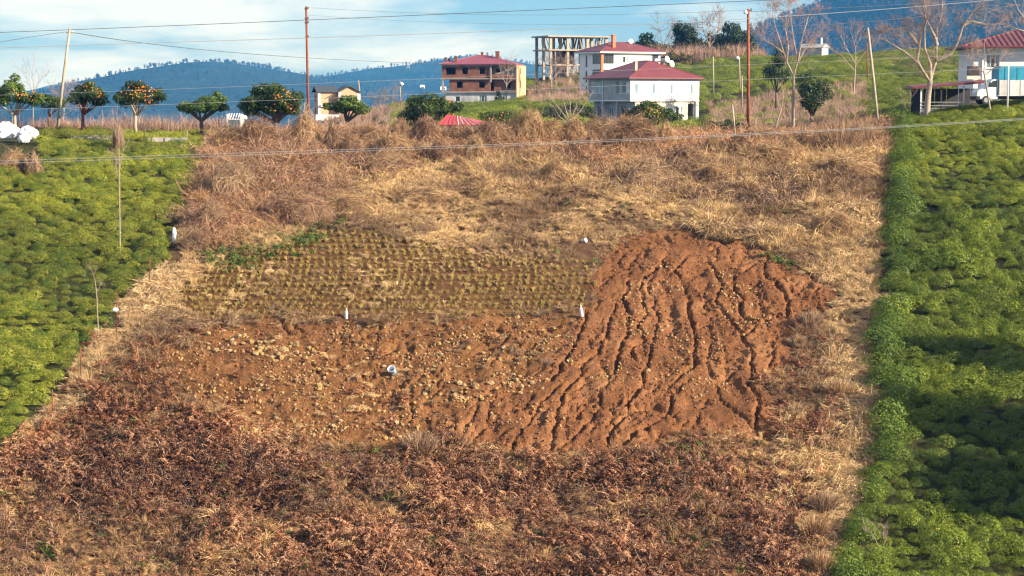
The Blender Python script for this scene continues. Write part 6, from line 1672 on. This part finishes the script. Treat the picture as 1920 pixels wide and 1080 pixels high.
scatter('stone_rubble', np.stack([x, y, ground_rel(x, y) + s * .1], 1), R6.uniform(0, 6.28, (n, 3)), np.repeat(s[:, None], 3, 1), R6.integers(0, 10, n), np.ones((n, 3)), ROCKS, 'small stones and clods strewn over the bare soil', 'rubble')
# soil clods
M_clod = mat_plain('soil_clod', (0.21, 0.088, 0.032), 0.95, 0.3, 5)
CL = [rock_mesh(40 + k, M_clod) for k in range(4)]
x, y, z, p, r_ = sample(26.0, 100, 142)
k = (np.maximum(poly_sd(p, r_, STONESOIL), poly_sd(p, r_, RILLSOIL)) > -10) & (R6.uniform(-.35, .35, len(x)) < fbm(x * .7, y * .7, 321, 3))
x, y = x[k], y[k]; n = len(x); s = .07 + .24 * R6.uniform(0, 1, n) ** 3
scatter('soil_clods', np.stack([x, y, ground_rel(x, y)], 1), R6.uniform(0, 6.28, (n, 3)), np.repeat(s[:, None], 3, 1), R6.integers(0, 4, n), np.ones((n, 3)), CL, 'reddish clods lying on the eroded soil', 'clods')

# ------------------------------------------------------------------ stubble rows
M_stub = mat_foliage('stubble_stalk', [(0.0, (0.26, 0.17, 0.055)), (0.5, (0.46, 0.33, 0.10)), (1.0, (0.40, 0.38, 0.11))], 0.2, False)
ST = [tussock('stubble_stalk', 22, .40, .06, .4, .25, .03, M_stub) for k in range(4)]
xs_, ys_ = [], []
for yr in np.arange(121, 140, .42):
    xx = np.arange(-26, 8, .50) + .5 * np.sin(yr * .35)
    xx = xx + 0.35 * fbm(xx * .15, np.full(len(xx), yr * .2), 331, 2) + R6.normal(0, .035, len(xx))
    xs_.append(xx); ys_.append(np.full(len(xx), yr) + R6.normal(0, .03, len(xx)) + 1.0 * fbm(xx * .1, np.full(len(xx), yr * .05), 333, 2))
x = np.concatenate(xs_); y = np.concatenate(ys_); z = ground(x, y); p, r_ = proj(x, y, z)
k = (poly_sd(p, r_, STUBBLE) + 14 * fbm(x * .4, y * .4, 335, 3) > 2) & (R6.uniform(0, 1, len(x)) > .08 + .35 * smooth(.05, .25, fbm(x * .35, y * .35, 337, 3)))
x, y, r_, p = x[k], y[k], r_[k], p[k]; z = ground_rel(x, y)
order = np.argsort(-r_)
first, rest = order[:300], order[300:]
for q in first:
    s = R6.uniform(.72, 1.15)
    o = obj('stubble_stalk', ST[R6.integers(0, 4)], None, (x[q], y[q], z[q])); o.scale = (s, s, s * R6.uniform(.8, 1.15)); o.rotation_euler = (R6.normal(0, .12), R6.normal(0, .12), R6.uniform(0, 6.28))
    tag(o, 'cut yellowish stalk clump in the lower rows of the stubble', 'stubble', 'stubble in rows')
n = len(rest); s = R6.uniform(.72, 1.15, n)
scatter('stubble_rows', np.stack([x[rest], y[rest], z[rest]], 1), np.stack([R6.normal(0, .12, n), R6.normal(0, .12, n), R6.uniform(0, 6.28, n)], 1), np.stack([s, s, s * R6.uniform(.8, 1.15, n)], 1), R6.integers(0, 4, n), np.ones((n, 3)), ST, 'upper rows of small cut stalks across the stubble field', 'stubble')
# row ridges of the stubble are low furrow weeds
# ------------------------------------------------------------------ vine mounds and big dry clumps
def mound_mat(name, stops): return mat_foliage(name, stops, 0.15, False)
M_gold = mound_mat('golden_dead_vine', [(0.0, (0.20, 0.115, 0.06)), (0.45, (0.43, 0.275, 0.14)), (1.0, (0.64, 0.47, 0.27))])
M_brown = mound_mat('brown_dead_vine', [(0.0, (0.16, 0.088, 0.052)), (0.5, (0.33, 0.205, 0.12)), (1.0, (0.53, 0.365, 0.23))])
M_ash = mound_mat('ashen_dead_grass', [(0.0, (0.18, 0.115, 0.07)), (0.5, (0.36, 0.24, 0.145)), (1.0, (0.56, 0.41, 0.25))])
M_core = mat_plain('dead_stem_core', (0.16, 0.09, 0.05), 0.95, 0.3, 5)
def mound(label, px_, row_, w, h, mat, kind='dome', n=420, name='vine_mound', cat='mound', dens=1.0, width=.024):
    g = on_ground(px_, row_, 96, 182); m_ = g.y / F; R_ = w * m_ / 2; H_ = h * m_
    g.z = float(ground_rel(np.array([g.x]), np.array([g.y]))[0])
    t = thing(name, label, cat, (g.x, g.y, g.z - .1))
    n = int(n * dens)
    a = R5.uniform(0, 2 * np.pi, n); q = np.sqrt(R5.uniform(0, 1, n))
    sd0 = R5.integers(0, 999)
    ecc = R5.uniform(.55, .95)
    def surf(a, q):
        lum = 1 + 1.15 * fbm(np.cos(a) * 1.9 + 3, np.sin(a) * 1.9 + q * 2, sd0, 3)
        if kind == 'cone': zz = H_ * (1 - q) ** .8
        elif kind == 'spray': zz = H_ * (1 - .3 * q)
        else: zz = H_ * np.sqrt(np.clip(1 - q * q, 0, 1))
        return np.stack([R_ * q * np.cos(a) * lum, R_ * ecc * q * np.sin(a) * lum, zz * (.75 + .5 * lum - .25)], 1)
    if kind == 'spray':
        base = surf(a, q * .45) * np.array([1, 1, 0]); tip = surf(a + R5.normal(0, .3, n), q) ; tip[:, 2] *= R5.uniform(.5, 1.1, n)
        mid = base * .4 + tip * .6; mid[:, 2] = tip[:, 2] * .75
        tip[:, 2] *= R5.uniform(.75, 1, n)
    else:
        base = surf(a, q * .9); ln = R5.uniform(.08, .28, n)
        a2 = a + R5.normal(0, 1, n) * np.clip(.35 / (q + .15), 0, 1.2)
        mid = surf(a2, np.clip(q + ln * .5, 0, 1.05)) * (1 + R5.uniform(.0, .14, n))[:, None]
        tip = surf(a2 + R5.normal(0, .3, n), np.clip(q + ln, 0, 1.15)) * (1 + R5.uniform(-.03, .08, n))[:, None]
        tip[:, 2] -= R5.uniform(0, .2, n) * H_
        stray = R5.uniform(0, 1, n) < .45
        tip[stray] = base[stray] + R5.normal(0, .35, (stray.sum(), 3)) * max(R_, .5)
    cl = np.clip(.5 + 1.3 * fbm(a * 1.5 + sd0, q * 4, 9, 3) + R5.normal(0, .2, n), 0, 1)
    tag(obj('stems', blade_mesh('stems', base, mid, tip, R5.uniform(.6, 1.4, n) * width, cl, mat), t), kind='stuff')
    if kind != 'spray':
        nn_ = 14; aa = np.linspace(0, 2 * np.pi, nn_, endpoint=False); V = []; Fc = []
        for j, qq in enumerate((1.0, .75, .45, .15)):
            V += [tuple(v_) for v_ in surf(aa, np.full(nn_, qq)) * np.array([.9, .9, .88])]
        for j in range(3):
            for i_ in range(nn_): Fc.append((j * nn_ + i_, j * nn_ + (i_ + 1) % nn_, (j + 1) * nn_ + (i_ + 1) % nn_, (j + 1) * nn_ + i_))
        Fc.append(tuple(range(3 * nn_, 4 * nn_)))
        MB().add(V, Fc).build('core', M_core, t, sm=True)
    return t
MOUNDS = [
 ('golden dry hump at the left end of the crest', 432, 292, 62, 42, M_gold, 'dome'), ('tall brown dry hump right of the slatted cage', 480, 292, 66, 54, M_brown, 'dome'),
 ('largest golden vine cone round the foot of the tall rust pole', 572, 292, 96, 82, M_gold, 'cone'), ('ragged straw post wrapped in vines left of centre crest', 624, 296, 36, 58, M_ash, 'cone'),
 ('low brown vine heap under the peach house', 690, 284, 96, 38, M_brown, 'dome'), ('dark peaked vine heap left of the red shed', 752, 282, 64, 52, M_brown, 'cone'),
 ('shaggy vine heap directly below the red shed left side', 800, 290, 60, 58, M_brown, 'dome'), ('reddish vine heap below the red shed', 862, 288, 80, 38, M_brown, 'dome'),
 ('brown vine thicket round the half buried citrus tree', 925, 292, 80, 50, M_brown, 'dome'), ('arched golden vine heap with a hollow right of the buried citrus', 990, 288, 70, 66, M_gold, 'dome'),
 ('low golden vine bank left of the golden cone', 1034, 284, 56, 42, M_gold, 'dome'), ('golden pointed cone left of the round dark citrus tree', 1076, 284, 54, 56, M_gold, 'cone'),
 ('twiggy grey brown thicket under the balcony side', 1130, 278, 90, 44, M_ash, 'dome'), ('drooping brown vine curtain below the round citrus tree', 1190, 300, 90, 52, M_brown, 'dome'),
 ('golden pointed hump right of the round citrus tree', 1250, 290, 60, 54, M_gold, 'cone'), ('long grey vine cascade hanging below the golden hump', 1215, 352, 110, 78, M_ash, 'cone'),
 ('small orange brown tent shaped heap under the pale stake', 1334, 300, 44, 36, M_gold, 'cone'), ('russet vine bank at the foot of the rust lamp pole', 1432, 284, 86, 36, M_brown, 'dome'),
 ('wide pale straw mound below the pale stake', 1352, 340, 130, 44, M_gold, 'dome'), ('pale straw hump at the upper right of the plot', 1448, 322, 76, 46, M_gold, 'dome'),
 ('brown twiggy bush left of the straw arch', 560, 412, 90, 48, M_brown, 'dome'), ('straw arch with a dark hollow left of centre', 648, 398, 96, 40, M_gold, 'dome'),
 ('tall tangled cane thicket at the upper left edge', 440, 372, 100, 82, M_ash, 'dome'), ('leaning dry cane stack along the left edge', 398, 432, 62, 80, M_ash, 'cone'),
 ('matted vine bank left of centre below the crest', 520, 330, 120, 52, M_brown, 'dome'), ('dark vine bank right of the straw wrapped post', 720, 326, 120, 36, M_brown, 'dome'),
 ('peaked straw tuft in the middle of the crest slope', 862, 336, 46, 42, M_gold, 'cone'), ('pale straw peak right of centre below the golden cone', 1040, 350, 70, 70, M_gold, 'cone'),
 ('golden straw hump in the dry grass, lower right of the cane thicket', 800, 380, 110, 36, M_gold, 'dome'), ('pale straw hump on the right dry strip, upper', 1590, 340, 90, 44, M_gold, 'dome'), ('straw hump on the right dry strip beside the tea', 1560, 440, 90, 50, M_gold, 'dome'), 
 ('woven straw windbreak below the white sacks', 28, 322, 70, 56, M_gold, 'cone'), ('narrow straw plume right of the windbreak', 62, 328, 30, 62, M_ash, 'cone'),
]
MOUNDS += [('brown vine hump right of the straw wrapped post', 660, 304, 60, 44, M_brown, 'cone'), ('golden vine hump below the dark peaked heap', 738, 306, 70, 40, M_gold, 'dome'),
 ('brown vine hump below the shaggy heap under the red shed', 828, 308, 60, 44, M_brown, 'cone'), ('golden vine hump left of the buried citrus thicket', 892, 304, 54, 50, M_gold, 'cone'),
 ('straw hump below the arched heap with a hollow', 1008, 314, 60, 36, M_gold, 'dome'), ('brown vine hump right of the golden pointed cone', 1108, 304, 56, 46, M_brown, 'cone'),
 ('golden vine hump under the round citrus tree', 1166, 296, 50, 56, M_gold, 'cone'), ('brown drooping hump right of the long grey cascade', 1290, 316, 56, 44, M_brown, 'dome'),
 ('russet hump left of the rust lamp pole foot', 1392, 300, 50, 32, M_brown, 'dome'), ('straw hump right of the rust lamp pole foot', 1480, 310, 66, 46, M_gold, 'cone'),
 ('tan cane heap below the tall brown hump', 478, 332, 70, 52, M_ash, 'cone'), ('tan cane heap below the largest golden cone', 608, 342, 64, 50, M_ash, 'cone'), ('leaning tan cane stack low on the left border', 366, 470, 56, 60, M_ash, 'cone')]
for lb, p_, r_, w, h, m_, kd in MOUNDS: mound(lb, p_, r_, w * 1.08, h * (1.14 if r_ < 312 else .78), m_, kd, 1900)
SPR = [('ashen dry grass fountain at the upper edge of the bracken', 788, 850, 90, 52, M_ash), ('pale dry grass fountain on the right of the rilled soil', 1518, 618, 56, 44, M_ash), ('pale dry grass clump beside the right rills', 1496, 650, 50, 30, M_ash),
       ('tall dry reed clump at the top right corner of the plot', 1570, 290, 110, 92, M_ash), ('second tall reed clump left of the corner pole', 1622, 280, 60, 70, M_ash), ('tall reed clump behind the slender bare tree', 1510, 285, 70, 66, M_ash),
       ('rosy dry reed clump in the left tea field top', 222, 285, 30, 66, M_ash), ('straw tuft at the lower right strip', 1520, 1010, 90, 60, M_gold), ('grey straw tuft lower right by the tea', 1545, 960, 70, 52, M_ash), ('dry tuft at the right strip beside the lower rills', 1570, 750, 80, 50, M_gold),
       ('straw tuft on the bottom edge right', 1540, 1075, 80, 60, M_gold)]
for lb, p_, r_, w, h, m_ in SPR: mound(lb, p_, r_, w, h, m_, 'spray', 900, 'dry_grass_clump', 'grass clump', width=.024)

# tall dead reeds behind the citrus trees and on the rough ground round the houses
def reed_pts(n, p0, p1, y0, y1):
    y = R5.uniform(y0, y1, n); u = (R5.uniform(p0, p1, n) - 960) / (CP * F)
    return u * y, y
M_reed = mat_foliage('dead_reed', [(0.0, (0.26, 0.17, 0.13)), (0.5, (0.42, 0.30, 0.23)), (1.0, (0.60, 0.47, 0.37))], 0.2)
REED = [tussock('reed_%d' % k, 46, 1.0, .22, .35, .25, .016, M_reed) for k in range(3)]
xa, ya = reed_pts(420, -60, 430, 185, 190)
xb, yb = reed_pts(150, 430, 560, 184, 190)
xc, yc = reed_pts(900, 1325, 1620, 186, 300)
xd, yd = reed_pts(260, 990, 1100, 300, 430)
xe, ye = reed_pts(420, 1180, 1425, 455, 490)
xf, yf = reed_pts(520, 560, 770, 225, 396)
x = np.concatenate([xa, xb, xc, xd, xe, xf]); y = np.concatenate([ya, yb, yc, yd, ye, yf]); z = ground(x, y); n = len(x)
s = np.concatenate([R5.uniform(1.2, 3.0, len(xa)), R5.uniform(1, 2.0, len(xb)), R5.uniform(.8, 1.7, len(xc)), R5.uniform(1, 2.2, len(xd)), R5.uniform(1.8, 5.0, len(xe)), R5.uniform(.8, 1.6, len(xf))])
scatter('dead_reeds', np.stack([x, y, z], 1), np.stack([R5.normal(0, .15, n), R5.normal(0, .15, n), R5.uniform(0, 6.28, n)], 1), np.repeat(s[:, None], 3, 1), R5.integers(0, 3, n), lerp3((.75, .7, .7), (1.1, 1, .95), R5.uniform(0, 1, n)), REED, 'thin rosy dead reeds on the rough ground behind the crest', 'reeds')

# ------------------------------------------------------------------ sacks, buckets, wall
def blob(name, label, px_, row_, Y, w, h, mat, seed, cat):
    c_ = at(px_, row_, Y); c_.z = gz(c_.x, c_.y) + .75 if Y < 165 and w > .9 else c_.z
    bm = bmesh.new(); bmesh.ops.create_icosphere(bm, subdivisions=3, radius=1)
    for v_ in bm.verts:
        n_ = v_.co.copy()
        f = 1 + .5 * float(fbm(np.array([n_.x * 1.6 + seed]), np.array([n_.y * 1.6 + n_.z * 1.3]), seed, 3)[0]) + .95 * float(abs(fbm(np.array([n_.x * 3.1 + seed + n_.z * 2]), np.array([n_.y * 3.1 - n_.z * 2.7]), seed + 4, 2)[0]))
        v_.co = Vector((n_.x * w * f, n_.y * w * .7 * f, max(n_.z, -.6) * h * f))
    me = bpy.data.meshes.new(name); bm.to_mesh(me); bm.free(); me.materials.append(mat)
    o = obj(name, me, None, c_)
    tag(o, label, cat)
    return o
M_sack = mat_plain('white_polythene', (0.80, 0.82, 0.84), 0.35, 0.08, 3)
blob('plastic_sheet', 'big white plastic bundle at the left border of the picture', 8, 248, 166, .95, .75, M_sack, 3, 'plastic bundle')
blob('plastic_sheet', 'crumpled white plastic bundle right of the bigger one at the left border', 52, 252, 165, .75, .60, M_sack, 8, 'plastic bundle')
blob('plastic_sheet', 'small bluish white plastic bundle in front of the left heap', 45, 262, 163.8, .42, .36, M_sack, 13, 'plastic bundle')
blob('plastic_bag', 'white bag at the foot of a rusty stake on the left edge', 216, 581, 121.6, .17, .13, M_sack, 21, 'bag')
g = on_ground(325, 462); t = thing('wrapped_post', 'white wrapped post standing on the left edge of the plot', 'post', g)
MB().tube([(0, 0, -.2), (.02, 0, .6), (-.03, 0, 1.05)], [.045, .05, .04], 7).build('stake', M_woodpole, t)
MB().lathe([(.07, .2), (.16, .4), (.13, .65), (.16, .9), (.11, 1.15), (.04, 1.28)], 10, (.08, -.03, 0)).build('wrapping', M_sack, t, sm=True)
M_blue = mat_plain('blue_plastic', (0.02, 0.22, 0.42), 0.4, 0.1, 5)
def bucket(label, px_, row_, s, rx, rz, blue=False, upright=False):
    g = on_ground(px_, row_); g.z = float(ground_rel(np.array([g.x]), np.array([g.y]))[0])
    t = thing('plastic_bucket', label, 'bucket', (g.x, g.y, g.z + s * .42)); t.rotation_euler = (rx, 0, rz)
    MB().lathe([(.36 * s, -.5 * s), (.38 * s, -.48 * s), (.46 * s, .45 * s), (.49 * s, .45 * s), (.49 * s, .5 * s), (.44 * s, .5 * s), (.36 * s, -.44 * s), (.05 * s, -.44 * s)], 16).build('pail', M_plastic, t, sm=True)
    if blue: MB().lathe([(.375 * s, -.515 * s), (.40 * s, -.5 * s), (.425 * s, -.1 * s), (.41 * s, -.1 * s)], 16).build('lower_band', M_blue, t, sm=True)
    hd = [Vector((.47 * s * math.cos(a_), -.3 * s * math.sin(a_), .45 * s)) for a_ in np.linspace(0, math.pi, 9)]
    MB().tube(hd, .012, 5).build('handle', M_gal, t)
bucket('white bucket lying on its side in the dry grass above the rills', 1095, 460, .34, math.radians(75), math.radians(55))
bucket('white and blue bucket tipped among the stones', 736, 704, .50, math.radians(50), math.radians(-20), True)
def can(label, px_, row_, s, lean):
    g = on_ground(px_, row_); g.z = float(ground_rel(np.array([g.x]), np.array([g.y]))[0])
    t = thing('plastic_can', label, 'can', g); t.rotation_euler = (0, lean, .4)
    MB().lathe([(.13 * s, 0), (.16 * s, .04 * s), (.16 * s, .62 * s), (.12 * s, .78 * s), (.06 * s, .84 * s), (.06 * s, .95 * s)], 12).build('body', M_plastic, t, sm=True)
    MB().lathe([(.075 * s, .955 * s), (.075 * s, 1.02 * s)], 10).build('cap', M_frame_w, t)
can('white plastic can upright at the lower edge of the stubble, left', 649, 597, .66, .05)
can('white plastic can leaning at the lower right corner of the stubble', 1091, 600, .70, -.12)
M_wallst = mat_plain('pale_wall_stone', (0.46, 0.43, 0.40), 0.9, 0.25, 4, dirt=(0.2, 0.17, 0.13), dirt_amt=0.7)
def low_wall(label, pxa, pxb, row_, Y):
    a, b = at(pxa, row_, Y), at(pxb, row_, Y)
    t = thing('low_stone_wall', label, 'wall', (a.x, a.y, min(gz(a.x, a.y), gz(b.x, b.y)) - .12))
    L_ = b.x - a.x; xx = 0
    while xx < L_:
        w = R5.uniform(.35, .7); 
        for lay in range(2):
            MB().box(xx + .01 + lay * .1, xx + w - .01 + lay * .1, R5.uniform(-.04, .04), .35, -.3 + lay * .42, .11 + lay * .42 + R5.uniform(-.04, .03)).build('wall_stone', M_wallst, t)
        xx += w
low_wall('low pale stone wall behind the left tea field, left length', 130, 215, 262, 172.5)
low_wall('low pale stone wall behind the left tea field, right length', 275, 338, 262, 172)

# ------------------------------------------------------------------ air
hz = MB().box(-9600, 9600, -90, 10400, -135, 520).build('haze', None)
tag(hz, 'thin blue haze filling the air over the valley', 'haze', kind='stuff')
hm = bpy.data.materials.new('thin_blue_air'); hm.use_nodes = True
nt = hm.node_tree; nt.nodes.clear()
mo = nt.nodes.new('ShaderNodeOutputMaterial'); pv = nt.nodes.new('ShaderNodeVolumePrincipled')
pv.inputs['Color'].default_value = (0.06, 0.36, 1.0, 1)
pv.inputs['Absorption Color'].default_value = (1, 1, 1, 1)
pv.inputs['Density'].default_value = 0.000105
pv.inputs['Anisotropy'].default_value = 0.0
nt.links.new(pv.outputs[0], mo.inputs['Volume'])
hz.data.materials.append(hm)
